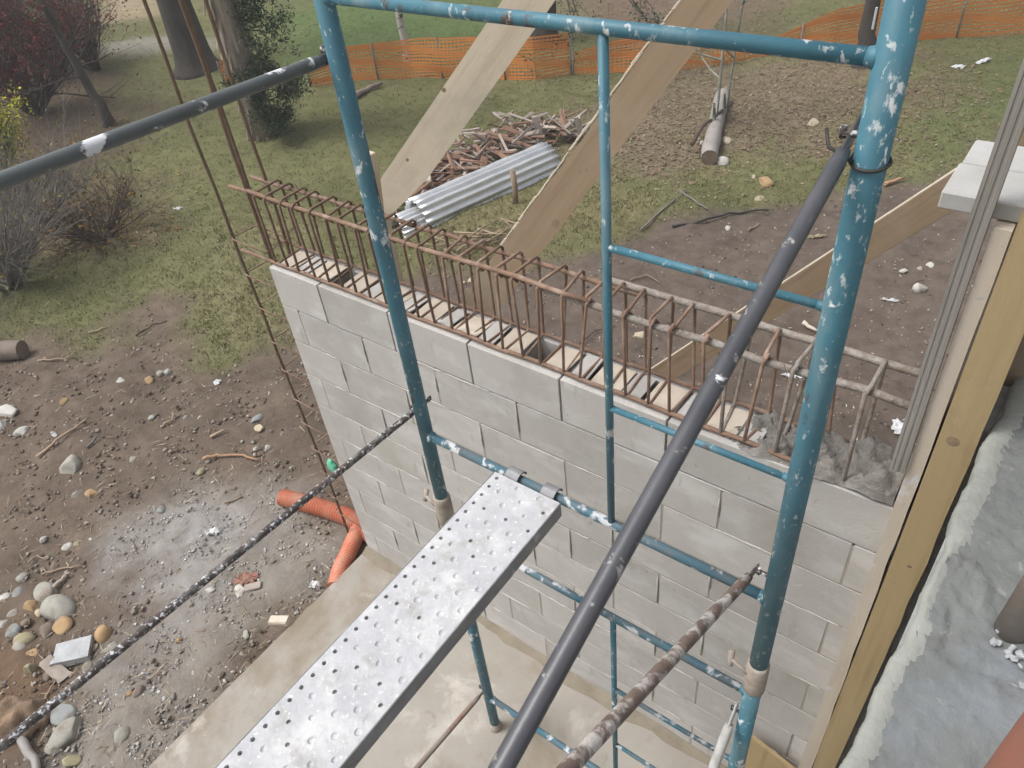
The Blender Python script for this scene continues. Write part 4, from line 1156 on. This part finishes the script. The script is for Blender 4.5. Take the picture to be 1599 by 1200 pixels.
def log(p, q, r, m, name, lab, cat='log'):
    p = np.array(p); q = np.array(q); t = thing(name, (p + q) / 2, lab, cat)
    b = MB(); P = [p + (q - p) * s + rng.normal(0, r * 0.05, 3) for s in np.linspace(0, 1, 9)]
    b.tube(P, list(r * (1 + 0.06 * np.sin(np.linspace(0, 9, 9)))), 14, caps=False); part('bark', b, M[m], t)
    d = nrm(q - p)
    for e, s in ((P[0], -1), (P[-1], 1)):
        b = MB(); b.tube([e - s * d * 0.01, e + s * d * 0.004], r * 0.97, 14, smooth=False); part('cut_end', b, M['logend'], t)
log(gp(1106, 258, 0.085), gp(1127, 160, 0.085), 0.090, 'greylog', 'grey_log', 'grey barkless log lying on the grass below the lichen sapling')
log(gp(40, 556, 0.07), gp(-90, 566, 0.07), 0.082, 'logwood', 'sawn_log', 'sawn pale log lying where the grass meets the dark earth')
P = gp(18, 1135)
mb = rock(P - (0, 0, 0.06), (0.20, 0.13, 0.13), 0.75, 777)
mb.v[0] += 0.014 * np.sin(mb.v[0] * 61)[:, [1, 2, 0]] + rng.normal(0, 0.003, mb.v[0].shape)
single('tree_stump', mb, M['stumpwood'], 'rough brown stump piece under the speckled tube', 'stump')
stick([(38, 1158), (62, 1205), (80, 1245)], 0.026, 'greylog', 'grey_stick', 'short grey straight pole end beside the stump piece', 'pole')

# corrugated sheets: a loose half roll of galvanised iron
def corrugated(c0, c1, r, rise, label):
    ax = c1 - c0; L = np.linalg.norm(ax); d = ax / L; sd_ = nrm(np.cross((0, 0, 1), d))
    n = 110; V = []; F = []; m = 16
    for j in range(m):
        for i in range(n):
            s = i / (n - 1); t = math.pi * (1.02 - 1.04 * s)
            rr_ = r + 0.011 * math.cos(2 * math.pi * s * 9.5) + 0.003 * math.sin(j * 1.3 + i * .11)
            V.append(c0 + d * (L * j / (m - 1)) + sd_ * (math.cos(t) * rr_ * 1.15) + np.array([0, 0, math.sin(t) * rr_ * rise]))
    for j in range(m - 1):
        for i in range(n - 1): F.append((j * n + i, j * n + i + 1, (j + 1) * n + i + 1, (j + 1) * n + i))
    mb = MB(); mb.add(V, F, True)
    o = single('corrugated_sheet', mb, M['tin'], label, 'metal sheet')
    md = o.modifiers.new('thickness', 'SOLIDIFY'); md.thickness = 0.003
    return o
A0, A1 = gp(668, 358), gp(876, 264)
pr_ = nrm(np.cross((0, 0, 1), A1 - A0)) * 0.20
if pr_ @ (A0 - CAM) < 0: pr_ = -pr_
corrugated(A0 + pr_, A1 + pr_, 0.185, 1.3, 'shiny upper roll of corrugated zinc lying against the scrap wood pile')
dA = nrm(A1 - A0)
corrugated(A0 + pr_ - dA * 0.26, A1 + pr_ - dA * 0.35, 0.145, 1.0, 'inner corrugated zinc sheet with its end sticking out of the upper roll')

# heap of scrap wood and bark
heap_px = gpoly([(600, 345), (632, 298), (700, 246), (790, 214), (880, 204), (912, 222), (862, 232), (640, 335)])
hc = heap_px.mean(0)
meshes = []
for k in range(6):
    b = MB(); r = np.random.default_rng(40 + k)
    L = r.uniform(0.2, 0.5); wd = r.uniform(0.022, 0.07); th = r.uniform(0.008, 0.022)
    b.box((0, 0, 0), (L, wd, th), bev=0.004)
    v = b.v[0]; v[:, 1] *= 1 + 0.5 * np.sin(v[:, 0] * 9 + k); v += r.normal(0, 0.006, v.shape)
    meshes.append([b.mesh('wood_scrap', M['scrap_red']), b.mesh('wood_scrap', M['scrap_grey'])])
cnt = 0
while cnt < 290:
    x = rng.uniform(heap_px[:, 0].min(), heap_px[:, 0].max()); y = rng.uniform(heap_px[:, 1].min(), heap_px[:, 1].max())
    if zone(np.array([x]), np.array([y]), heap_px, 0.05, 0.0)[0] < 0.5: continue
    k = int(rng.integers(6)); red = int(rng.random() < 0.58)
    z = float(hgt(x, y)) + rng.uniform(0.01, 0.32) * (1 - 0.5 * rng.random())
    o = inst('wood_scrap', meshes[k][red], None, (x, y, z), (rng.normal(0, .35), rng.normal(0, .3), rng.uniform(0, 6.28)), (rng.uniform(.5, 1.1),) * 3)
    tag(o, ('grey weathered' if red else 'reddish-brown') + ' splinter of scrap wood in the heap behind the zinc sheets', 'wood scrap', 'scrap wood heap')
    cnt += 1
for k in range(34):                                     # loose brushwood in front of the sheets
    u = rng.uniform(690, 890); v = 392 - (u - 690) * 0.22 + rng.normal(0, 14)
    P = gp(u, v, rng.uniform(0.02, 0.14)); a = rng.normal(0.9, 0.55); L = rng.uniform(0.25, 0.75)
    d = np.array([math.cos(a), math.sin(a), rng.normal(0, 0.18)])
    b = MB(); b.tube([P - d * L / 2, P + rng.normal(0, 0.02, 3), P + d * L / 2], [0.009, 0.007, 0.003], 5)
    s = nrm(d + rng.normal(0, 0.5, 3)); b.tube([P, P + s * L * 0.3], [0.005, 0.002], 5)
    single('brush_branch', b, M['stick'], 'thin dry branch in the brushwood in front of the zinc sheets', 'branch', 'brushwood by the zinc sheets')
for (u, v, h) in ((843, 232, 0.30), (905, 222, 0.22)):
    P = gp(u, v); b = MB(); b.box(P + (0, 0, h / 2 + 0.08), (0.07, 0.02, h), np.array([nrm((1, .5, .2)), nrm((-.5, 1, 0)), nrm((-.2, -.1, 1))]), 0.003)
    single('slab_wood', b, M['scrap_grey'], 'pale upright splinter standing out of the scrap heap', 'wood scrap', 'upright splinters in the heap')
P = gp(805, 318); b = MB(); b.tube([P, P + (0.0, 0.02, 0.16), P + (-0.03, 0.04, 0.34)], [0.03, 0.028, 0.03], 8)
single('stump_stake', b, M['stick'], 'short brown stake standing in the brushwood before the sheets', 'stake')

# ------------------------------------------------------------------ orange safety net
def net(pts, label, npost):
    """pts = (u, v bottom, v top)"""
    B = [gp(u, v) for u, v, _ in pts]
    H = [ztop(b, vt) - b[2] for b, (_, _, vt) in zip(B, pts)]
    B = np.array(B); Ls = np.concatenate([[0], np.cumsum(np.linalg.norm(np.diff(B[:, :2], axis=0), axis=1))])
    t = thing('safety_net', B[len(B) // 2], label, 'safety net', 'orange safety nets')
    n = int(Ls[-1] / 0.09); s = np.linspace(0, Ls[-1], n)
    x = np.interp(s, Ls, B[:, 0]); y = np.interp(s, Ls, B[:, 1]); h = np.interp(s, Ls, H)
    z = hgt(x, y)
    tx = np.gradient(x); ty = np.gradient(y); l = np.hypot(tx, ty); nx_, ny_ = -ty / l, tx / l
    rows = 15; off0 = 0.04 * np.sin(s * 2.3) + 0.02 * np.sin(s * 5.1)
    V = []; F = []
    for r in range(rows):
        f = r / (rows - 1); lean = off0 * (1 - abs(2 * f - 1)) * 1.2
        zc = z + 0.01 + h * f + 0.012 * np.sin(s * 3 + r)
        hw = h / rows * 0.36
        k0 = len(V)
        for i in range(n):
            px, py = x[i] + nx_[i] * lean[i], y[i] + ny_[i] * lean[i]
            V.append((px, py, zc[i] - hw[i])); V.append((px, py, zc[i] + hw[i]))
        for i in range(n - 1): F.append((k0 + 2 * i, k0 + 2 * i + 2, k0 + 2 * i + 3, k0 + 2 * i + 1))
    nv = int(Ls[-1] / 0.06)
    for k in range(nv):
        sv = Ls[-1] * (k + 0.5) / nv
        px, py, hh = np.interp(sv, s, x), np.interp(sv, s, y), np.interp(sv, s, h); pz = float(hgt(px, py)) + 0.01
        k0 = len(V); o0 = np.interp(sv, s, off0); ax_, ay_ = np.interp(sv, s, nx_), np.interp(sv, s, ny_)
        m_ = 5; dx = 0.005
        for q in range(m_):
            f = q / (m_ - 1); lean = o0 * (1 - abs(2 * f - 1)) * 1.2 + 0.003
            cx_, cy_ = px + ax_ * lean, py + ay_ * lean
            V.append((cx_ - ay_ * dx, cy_ + ax_ * dx, pz + hh * f)); V.append((cx_ + ay_ * dx, cy_ - ax_ * dx, pz + hh * f))
        for q in range(m_ - 1): F.append((k0 + 2 * q, k0 + 2 * q + 1, k0 + 2 * q + 3, k0 + 2 * q + 2))
    mb = MB(); mb.add(V, F)
    part('mesh', mb, M['net'], t)
    for k in range(npost):
        sv = Ls[-1] * k / max(1, npost - 1)
        px, py, hh = np.interp(sv, s, x), np.interp(sv, s, y), np.interp(sv, s, h); pz = float(hgt(px, py))
        b = MB(); b.tube([(px, py - 0.01, pz - 0.1), (px, py - 0.01, pz + max(hh, 0.2) + 0.04)], 0.012, 6)
        part('post', b, M['twig'], t)
net([(352, 134, 100), (372, 130, 92)], 'scrap of orange net behind the cypress trunk', 2)
net([(486, 136, 100), (540, 128, 77), (600, 124, 68), (645, 122, 64), (740, 122, 61), (840, 126, 60), (893, 116, 55)], 'orange safety net in front of the birch on the lawn', 5)
net([(896, 118, 87), (960, 115, 66), (1010, 114, 58), (1070, 110, 72), (1100, 106, 80), (1180, 92, 72), (1240, 84, 44), (1300, 80, 16), (1384, 70, 2), (1440, 64, -4), (1520, 58, -14), (1620, 50, -30)], 'long sagging orange safety net beyond the fallen leaves', 7)

# ------------------------------------------------------------------ trees and shrubs
def grow(mb, tips, p, d, L, r, lvl, R, spread=0.6, up=0.15, seg=5, minr=0.002, kids=(2, 4)):
    n = max(3, int(L / 0.18)) if lvl > 0 else 3
    n = min(n, 9)
    P = [np.array(p, float)]; dd = nrm(d)
    for i in range(n):
        dd = nrm(dd + R.normal(0, 0.13, 3) + np.array([0, 0, up * 0.15]))
        P.append(P[-1] + dd * L / n)
    rad = np.linspace(r, r * 0.45, len(P))
    mb.tube(P, list(rad), seg if lvl > 1 else 4 if lvl == 1 else 3, caps=False)
    if lvl == 0:
        tips += P[1:]
        return
    for k in range(int(R.integers(*kids)) + (2 if lvl > 1 else 1)):
        i = int(R.integers(max(1, n // 3), n + 1))
        nd = nrm(dd + R.normal(0, spread, 3) + np.array([0, 0, up]))
        grow(mb, tips, P[i], nd, L * R.uniform(0.45, 0.75), max(minr, rad[i] * 0.6), lvl - 1, R, spread, up, seg, minr, kids)
    tips.append(P[-1])
def leaf_mesh(tips, n, size, spread, cols, R, flat=0.0, aspect=0.45, cluster=1):
    T = np.array(tips)
    c = T[R.integers(0, len(T), n)] + R.normal(0, spread, (n, 3))
    a = R.normal(size=(n, 3)); a /= np.linalg.norm(a, axis=1)[:, None]
    b = R.normal(size=(n, 3)); b -= a * (a * b).sum(1)[:, None]; b /= np.linalg.norm(b, axis=1)[:, None]
    s = size * R.uniform(0.6, 1.3, n)[:, None]
    V = np.stack([c - a * s, c + b * s * aspect, c + a * s, c - b * s * aspect], 1).reshape(-1, 3)
    F = np.arange(4 * n).reshape(-1, 4)
    C = np.array(cols)[R.integers(0, len(cols), n)] * R.uniform(0.7, 1.25, (n, 1))
    return V, F, np.repeat(C, 4, 0)
def tree(name, base, h, r, bark, label, cat='tree', seed=1, limb_h=0.35, nlimb=9, leaves=0, leafcols=None, leafsize=0.05, lean=(0, 0), lvl=2, limbL=1.5, up=0.25, flare=1.35, spread=0.1, group=None, droop=0.0, limb_r=0.28):
    R = np.random.default_rng(seed); base = np.array(base, float)
    t = thing(name, base, label, cat, group)
    b = MB(); tips = []
    n = 14; P = [base + np.array([lean[0] * f * h + 0.03 * math.sin(3 * f + seed) * (f > 0), lean[1] * f * h, h * f - 0.1 * (f == 0)]) for f in np.linspace(0, 1, n)]
    rad = [r * (flare if i == 0 else 1.08 if i == 1 else 1) * (1 - 0.75 * i / (n - 1)) for i in range(n)]
    P2 = [P[0], base + (0, 0, 0.03), base + (0, 0, 0.14), base + (0, 0, 0.32)] + P[1:]; r2 = [r * 1.75, r * 1.45, r * 1.2, r * 1.08] + rad[1:]
    b.tube(P2, r2, 14)
    for k in range(nlimb):
        f = limb_h + (1 - limb_h) * (k + R.random()) / nlimb; i = min(n - 1, int(f * (n - 1)))
        a = R.uniform(0, 6.28)
        grow(b, tips, P[i], (math.cos(a), math.sin(a), 0.35 - droop), limbL * (1.15 - 0.6 * f), max(0.012, rad[i] * limb_r), lvl, R, 0.5, up - droop, 6)
    part('trunk', b, M[bark], t)
    if leaves and tips:
        V, F, C = leaf_mesh(tips, leaves, leafsize, spread, leafcols, R)
        bulk('crown', V - base, F, M['blade'], None, kind=None, colors=C, parent=t)
    return t
GREENS = [(0.035, 0.06, 0.025), (0.05, 0.08, 0.035), (0.07, 0.10, 0.045)]
tree('dark_tree', gp(309, 108), 8, 0.27, 'bark', 'thick dark tree trunk standing on the lawn behind the column bars', seed=3, limb_h=0.4, leaves=2500, leafcols=GREENS, leafsize=0.06)
tree('birch_tree', gp(638, 96), 7, 0.055, 'birch', 'slim white birch trunk rising from the orange net', seed=5, limb_h=0.3, nlimb=10, limbL=0.9, leaves=1200, leafcols=[(0.30, 0.22, 0.05), (0.2, 0.17, 0.06)], leafsize=0.03)
tree('conifer_tree', gp(852, 68), 7, 0.17, 'bark', 'dark conifer trunk with drooping twigs behind the pale prop', seed=8, limb_h=0.20, nlimb=16, limbL=1.5, leaves=9000, leafcols=GREENS, leafsize=0.022, droop=0.22, up=0.0, spread=0.06)
tree('dark_sapling', gp(1347, 103), 5, 0.10, 'bark', 'slender dark trunk with a white mark beside the orange net', seed=11, limb_h=0.4, leaves=1200, leafcols=[(0.14, 0.11, 0.05), (0.09, 0.10, 0.045)], leafsize=0.04)
b = MB(); P = gp(1347, 103)
vd = nrm((CAM - P) * (1, 1, 0)); sdv = np.cross((0, 0, 1), vd)
b.box(P + vd * 0.082 + sdv * 0.03 + (0, 0, 0.60), (0.03, 0.022, 0.26), np.array([sdv, vd, (0, 0, 1)]), 0.006)
ob = [o for o in COL.objects if o.name.startswith('dark_sapling')][0]
part('white_mark', b, M['white'], ob)
tree('lichen_sapling', gp(1112, 205), 2.6, 0.020, 'lichen', 'leafless sapling with pale lichen branches above the grey log', seed=14, limb_h=0.22, nlimb=9, limbL=0.75, lean=(0.03, 0.02), lvl=2, limb_r=0.6)
tree('lichen_sapling', gp(1128, 190), 2.4, 0.016, 'lichen', 'thinner lichen stem beside the leafless sapling', seed=15, limb_h=0.30, nlimb=8, limbL=0.8, lean=(0.10, 0.02), lvl=2, limb_r=0.6)
# ragged cypress trunk with peeling pale bark and dark sprays
base = gp(412, 212)
cyp = thing('cypress_tree', base, 'ragged cypress with peeling pale bark and dark green sprays', 'tree')
R = np.random.default_rng(21); b = MB(); tips = []
n = 12; P = [base + np.array([0.05 * math.sin(2 * f), 0, 6 * f - 0.1 * (f == 0)]) for f in np.linspace(0, 1, n)]
b.tube(P, [0.20 if i == 0 else 0.165 * (1 - 0.6 * i / n) for i in range(n)], 14)
part('trunk', b, M['palebark'], cyp)
b = MB()
for k in range(70):                                     # strips of bark and broken stubs
    a = R.uniform(0, 6.28); z = R.uniform(0.05, 2.8); L = R.uniform(0.15, 0.5); rr_ = 0.165
    p = base + np.array([rr_ * math.cos(a), rr_ * math.sin(a), z]); d = np.array([math.cos(a) * 0.25, math.sin(a) * 0.25, -1])
    b.box(p + nrm(d) * L * 0.3, (0.012, R.uniform(0.02, 0.06), L), np.array([nrm((math.cos(a), math.sin(a), .25)), (-math.sin(a), math.cos(a), 0), nrm(d)]), 0.003)
part('peeling_bark', b, M['palebark'], cyp)
b = MB()
rv = ROT[0] * np.array([1, 1, 0])
for k in range(46):
    a = math.atan2(rv[1], rv[0]) + R.normal(0, 0.9); z = R.uniform(0.15, 2.6)
    grow(b, tips, base + np.array([0, 0, z]), (math.cos(a), math.sin(a), -0.1), R.uniform(0.25, 0.50), 0.012, 1, R, 0.4, -0.1)
for k in range(20):
    a = R.uniform(0, 6.28); z = R.uniform(2.5, 5.8)
    grow(b, tips, base + np.array([0, 0, z]), (math.cos(a), math.sin(a), 0.2), R.uniform(0.4, 0.8), 0.014, 1, R, 0.4, 0.1)
part('branches', b, M['twigdark'], cyp)
V, F, C = leaf_mesh(tips, 20000, 0.026, 0.05, [(0.020, 0.042, 0.022), (0.032, 0.06, 0.03), (0.045, 0.075, 0.035)], R, aspect=0.28)
bulk('crown', V - base, F, M['blade'], None, kind=None, colors=C, parent=cyp)

def shrub(name, base, nst, L, r, lvl, twig, label, seed, leaves=0, cols=None, lsize=0.03, spread=0.9, out=0.8, lspread=0.05, ups=0.2, cat='shrub', kids=(2, 4)):
    base = np.array(base, float); R = np.random.default_rng(seed)
    t = thing(name, base, label, cat); b = MB(); tips = []
    for k in range(nst):
        a = R.uniform(0, 6.28)
        grow(b, tips, base + np.array([R.normal(0, 0.04), R.normal(0, 0.04), -0.03]), (out * math.cos(a), out * math.sin(a), 1), L * R.uniform(0.6, 1.1), r * R.uniform(0.6, 1.1), lvl, R, spread * 0.5, ups, 6, 0.0022, kids)
    part('stems', b, M[twig], t)
    if leaves:
        V, F, C = leaf_mesh(tips, leaves, lsize, lspread, cols, R)
        bulk('foliage', V - base, F, M['blade'], None, kind=None, colors=C, parent=t)
    return t
REDS = [(0.16, 0.018, 0.022), (0.10, 0.014, 0.018), (0.22, 0.03, 0.03), (0.05, 0.02, 0.018)]
shrub('berry_shrub', gp(60, 178), 26, 1.35, 0.030, 2, 'twigdark', 'dark shrub with deep red berries at the edge of the lawn', 31, 6500, REDS, 0.022, out=0.7, lspread=0.10, kids=(3, 5))
shrub('berry_shrub', gp(-30, 120), 26, 1.5, 0.03, 2, 'twigdark', 'dark red-leaved shrub behind the yellow conifer bush', 32, 6500, REDS, 0.024, out=0.7, lspread=0.10, kids=(3, 5))
shrub('dark_shrub', gp(150, 110), 18, 1.2, 0.024, 2, 'twigdark', 'thin dark shrub with red tips left of the thick dark trunk', 33, 700, REDS + [(0.05, 0.07, 0.04)], 0.022, out=0.5, lspread=0.10)
shrub('dark_shrub', gp(95, 118), 24, 1.3, 0.026, 2, 'twigdark', 'dense dark maroon shrub behind the leaning grey trunk', 38, 5200, REDS, 0.022, out=0.8, lspread=0.10, kids=(3, 5))
shrub('dark_shrub', gp(20, 60), 24, 1.5, 0.03, 2, 'twigdark', 'tall dark shrub at the far edge of the lawn', 39, 5200, REDS + [(0.03, 0.035, 0.02)], 0.03, out=0.7, lspread=0.12, kids=(3, 5))
tree('leaning_trunk', gp(172, 196), 4.5, 0.065, 'bark', 'thin leaning grey trunk among the red-berried shrubs', seed=41, limb_h=0.15, nlimb=12, limbL=0.9, lean=(-0.14, -0.03), leaves=900, leafcols=REDS, leafsize=0.025, lvl=2)
shrub('fan_shrub', gp(160, 372), 34, 0.58, 0.010, 2, 'twigdark', 'low bare fan-shaped shrub on the left grass', 34, 500, [(0.24, 0.16, 0.04), (0.20, 0.10, 0.035), (0.12, 0.10, 0.04)], 0.022, out=1.5, lspread=0.05, kids=(3, 5))
shrub('bare_bush', gp(15, 450), 34, 1.0, 0.014, 2, 'twig', 'tangled grey leafless bush at the left edge', 35, 350, [(0.32, 0.24, 0.05), (0.25, 0.15, 0.04)], 0.018, out=0.9, lspread=0.1, kids=(3, 6))
shrub('bare_bush', gp(70, 345), 26, 0.85, 0.012, 2, 'twig', 'grey leafless bush between the fan shrub and the guard tube', 36, 700, [(0.32, 0.24, 0.05), (0.25, 0.15, 0.04), (0.18, 0.13, 0.05)], 0.020, out=1.0, lspread=0.12, kids=(3, 6))
YG = [(0.44, 0.42, 0.03), (0.36, 0.36, 0.035), (0.24, 0.28, 0.035), (0.52, 0.45, 0.045)]
shrub('golden_conifer', gp(8, 288), 30, 0.84, 0.016, 1, 'twigdark', 'bright yellow-green conifer bush at the left edge', 37, 11000, YG, 0.024, out=0.42, lspread=0.055, ups=0.3, kids=(4, 7))

# ------------------------------------------------------------------ uncountable ground cover
def scatter(n, ubox, wfun, seed):
    """random ground points inside a picture region, thinned by a zone weight"""
    R = np.random.default_rng(seed)
    u = R.uniform(ubox[0], ubox[2], n); v = R.uniform(ubox[1], ubox[3], n)
    d = np.stack([(u - 799.5) / FPX, (v - 600) / FPX, np.ones(n)], 1) @ ROT
    t = (ZG - CAM[2]) / d[:, 2]
    x = CAM[0] + d[:, 0] * t; y = CAM[1] + d[:, 1] * t
    keep = (t > 0) & (np.hypot(x, y) < 26)
    x, y = x[keep], y[keep]
    W = zw(x, y)
    k = R.random(len(x)) < wfun(W)
    onslab = (x > -0.06) & (y < 0.45)
    k &= ~onslab
    return x[k], y[k], {a: b[k] for a, b in W.items()}, R
def bare(W): return np.clip(W['dirtL'] + W['dirtR'] + W['path'] + W['mound'], 0, 1)
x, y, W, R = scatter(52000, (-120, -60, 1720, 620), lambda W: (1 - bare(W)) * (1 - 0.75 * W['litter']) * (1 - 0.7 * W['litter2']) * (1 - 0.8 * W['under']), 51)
nb = 4
N = len(x) * nb
cx = np.repeat(x, nb) + R.normal(0, 0.025, N); cy = np.repeat(y, nb) + R.normal(0, 0.025, N)
dry = np.repeat(np.clip(W['dry'] + W['dry2'], 0, 1), nb)
h = R.uniform(0.012, 0.032, N) * (1 + 0.9 * dry); a = R.uniform(0, 6.28, N); wd = R.uniform(0.003, 0.006, N)
z = hgt(cx, cy) - 0.004
bend = R.normal(0, 0.5, (N, 2)) * h[:, None]
V = np.zeros((N, 3, 3))
V[:, 0] = np.stack([cx - np.cos(a) * wd, cy - np.sin(a) * wd, z], 1); V[:, 1] = np.stack([cx + np.cos(a) * wd, cy + np.sin(a) * wd, z], 1)
V[:, 2] = np.stack([cx + bend[:, 0], cy + bend[:, 1], z + h], 1)
gc = np.array([0.175, 0.182, 0.080])[None] * R.uniform(0.75, 1.25, (N, 1))
gr = np.repeat(np.clip(W['green'] + W['green2'], 0, 1), nb)[:, None]
gc = gc * (1 - gr * 0.8) + np.array([0.13, 0.21, 0.075]) * gr * 0.8
gc = gc * (1 - dry[:, None] * 0.6) + np.array([0.30, 0.27, 0.15]) * dry[:, None] * 0.6
st = (R.random(N) < 0.16)[:, None]
gc = np.where(st, np.array([0.28, 0.24, 0.13]) * R.uniform(0.8, 1.2, (N, 1)), gc)
bulk('grass', V.reshape(-1, 3), np.arange(N * 3).reshape(-1, 3), M['blade'], 'short mown grass covering the lawn', colors=np.repeat(gc, 3, 0), cat='grass')

def bits(name, n, box, wf, seed, size, cols, label, cat, flat=0.6, sub=0):
    x, y, W, R = scatter(n, box, wf, seed)
    V0, F0 = ICO[sub]; F0 = np.array(F0); m = len(x)
    s = size[0] + (size[1] - size[0]) * R.random(m) ** 3.2
    A = R.normal(0, 0.26, (m, len(V0), 3))
    sc = np.stack([s * R.uniform(0.7, 1.3, m), s * R.uniform(0.6, 1.1, m), s * flat * R.uniform(0.6, 1.2, m)], 1)
    P = (V0[None] + A) * sc[:, None, :]
    an = R.uniform(0, 6.28, m); c, si = np.cos(an), np.sin(an)
    Q = P.copy(); Q[:, :, 0] = P[:, :, 0] * c[:, None] - P[:, :, 1] * si[:, None]; Q[:, :, 1] = P[:, :, 0] * si[:, None] + P[:, :, 1] * c[:, None]
    Q += np.stack([x, y, hgt(x, y) + sc[:, 2] * 0.3], 1)[:, None, :]
    F = (F0[None] + (np.arange(m) * len(V0))[:, None, None]).reshape(-1, 3)
    C = np.array(cols)[R.integers(0, len(cols), m)] * R.uniform(0.7, 1.2, (m, 1))
    return bulk(name, Q.reshape(-1, 3), F, M['tint'], label, colors=np.repeat(C, len(V0), 0), cat=cat)
GC = [(0.36, 0.34, 0.31), (0.45, 0.44, 0.43), (0.32, 0.295, 0.26), (0.35, 0.30, 0.255), (0.52, 0.515, 0.51), (0.33, 0.305, 0.28)]
bits('gravel', 30000, (-60, 640, 600, 1260), lambda W: np.clip(W['gravel'] * 0.5 + W['pale'] * 0.15, 0.0, 1), 61, (0.0025, 0.012), GC, 'grey crushed gravel spread beside the slab', 'gravel', 0.4)
bits('soil_crumbs', 22000, (-120, 420, 620, 1260), lambda W: np.clip(W['dirtL'] * 0.65 * (1 - 0.95 * np.clip(W['gravel'] + W['pale'], 0, 1)), 0, 1), 62, (0.003, 0.018), [(0.18, 0.14, 0.11), (0.16, 0.125, 0.095), (0.24, 0.20, 0.165), (0.38, 0.34, 0.30), (0.30, 0.26, 0.22)], 'loose soil crumbs and grit on the left bare earth', 'soil', 0.7)
bits('soil_grit', 9000, (600, 200, 1650, 760), lambda W: W['dirtR'] * 0.5, 63, (0.003, 0.014), [(0.16, 0.13, 0.11), (0.14, 0.11, 0.095), (0.30, 0.25, 0.20)], 'fine soil grit on the right bare earth', 'soil', 0.7)

def flakes(name, n, box, wf, seed, L, Wd, cols, label, cat, tilt=0.25):
    x, y, W, R = scatter(n, box, wf, seed); m = len(x)
    a = R.uniform(0, 6.28, m); l = R.uniform(*L, m); w_ = R.uniform(*Wd, m)
    t1 = R.normal(0, tilt, m); t2 = R.normal(0, tilt, m); z = hgt(x, y) + 0.008
    d = np.stack([np.cos(a), np.sin(a), t1], 1); e = np.stack([-np.sin(a), np.cos(a), t2], 1)
    c = np.stack([x, y, z + np.abs(t1) * l + np.abs(t2) * w_], 1)
    V = np.stack([c - d * l[:, None], c - e * w_[:, None], c + d * l[:, None] + np.array([0, 0, 0.004]), c + e * w_[:, None]], 1).reshape(-1, 3)
    C = np.array(cols)[R.integers(0, len(cols), m)] * R.uniform(0.7, 1.25, (m, 1))
    return bulk(name, V, np.arange(4 * m).reshape(-1, 4), M['tint'], label, colors=np.repeat(C, 4, 0), cat=cat)
flakes('leaf_litter', 26000, (840, -60, 1620, 330), lambda W: np.clip(W['litter'] * 0.9 + W['litter2'] * 0.7 + W['litter3'] * 0.6 + 0.10 * (1 - bare(W)), 0, 1), 71, (0.010, 0.028), (0.006, 0.014),
       [(0.22, 0.15, 0.105), (0.26, 0.185, 0.13), (0.18, 0.12, 0.085), (0.30, 0.245, 0.185), (0.20, 0.165, 0.11)], 'brown fallen leaves strewn over the grass', 'leaves')
flakes('straw_litter', 5000, (-60, 250, 640, 1240), lambda W: 0.35 * W['dirtL'] + 0.12 * (1 - bare(W)), 72, (0.015, 0.05), (0.0015, 0.004),
       [(0.34, 0.28, 0.20), (0.28, 0.22, 0.15), (0.42, 0.36, 0.28)], 'straw and twig litter on the left earth', 'litter')
flakes('chip_litter', 3600, (600, 230, 1650, 700), lambda W: 0.5 * W['dirtR'] + 0.1 * (1 - bare(W)), 73, (0.005, 0.018), (0.002, 0.006),
       [(0.46, 0.38, 0.28), (0.36, 0.28, 0.20), (0.55, 0.50, 0.42)], 'pale wood chips strewn on the right earth', 'litter')
flakes('bush_litter', 1800, (-60, 180, 330, 460), lambda W: np.clip(W['bush'] + 0.5 * W['under'], 0, 1), 74, (0.015, 0.035), (0.008, 0.018),
       [(0.34, 0.24, 0.07), (0.24, 0.15, 0.05), (0.17, 0.10, 0.05)], 'yellow fallen leaves under the bare bushes', 'leaves')

# ------------------------------------------------------------------ thin damp air
hz = MB(); hz.box((0, 0, 8.0), (330, 330, 22))
ho = single('haze', hz, M['hose'], 'thin grey damp air over the site', 'haze', kind='stuff')
ho.data.materials.clear()
hm = bpy.data.materials.new('haze_air'); hm.use_nodes = True
hn = hm.node_tree
for n_ in list(hn.nodes):
    if n_.type == 'BSDF_PRINCIPLED': hn.nodes.remove(n_)
pv = hn.nodes.new('ShaderNodeVolumePrincipled')
pv.inputs['Color'].default_value = (0.92, 0.94, 0.96, 1)
pv.inputs['Density'].default_value = 0.0042
hn.links.new(pv.outputs[0], hn.nodes['Material Output'].inputs['Volume'])
ho.data.materials.append(hm)
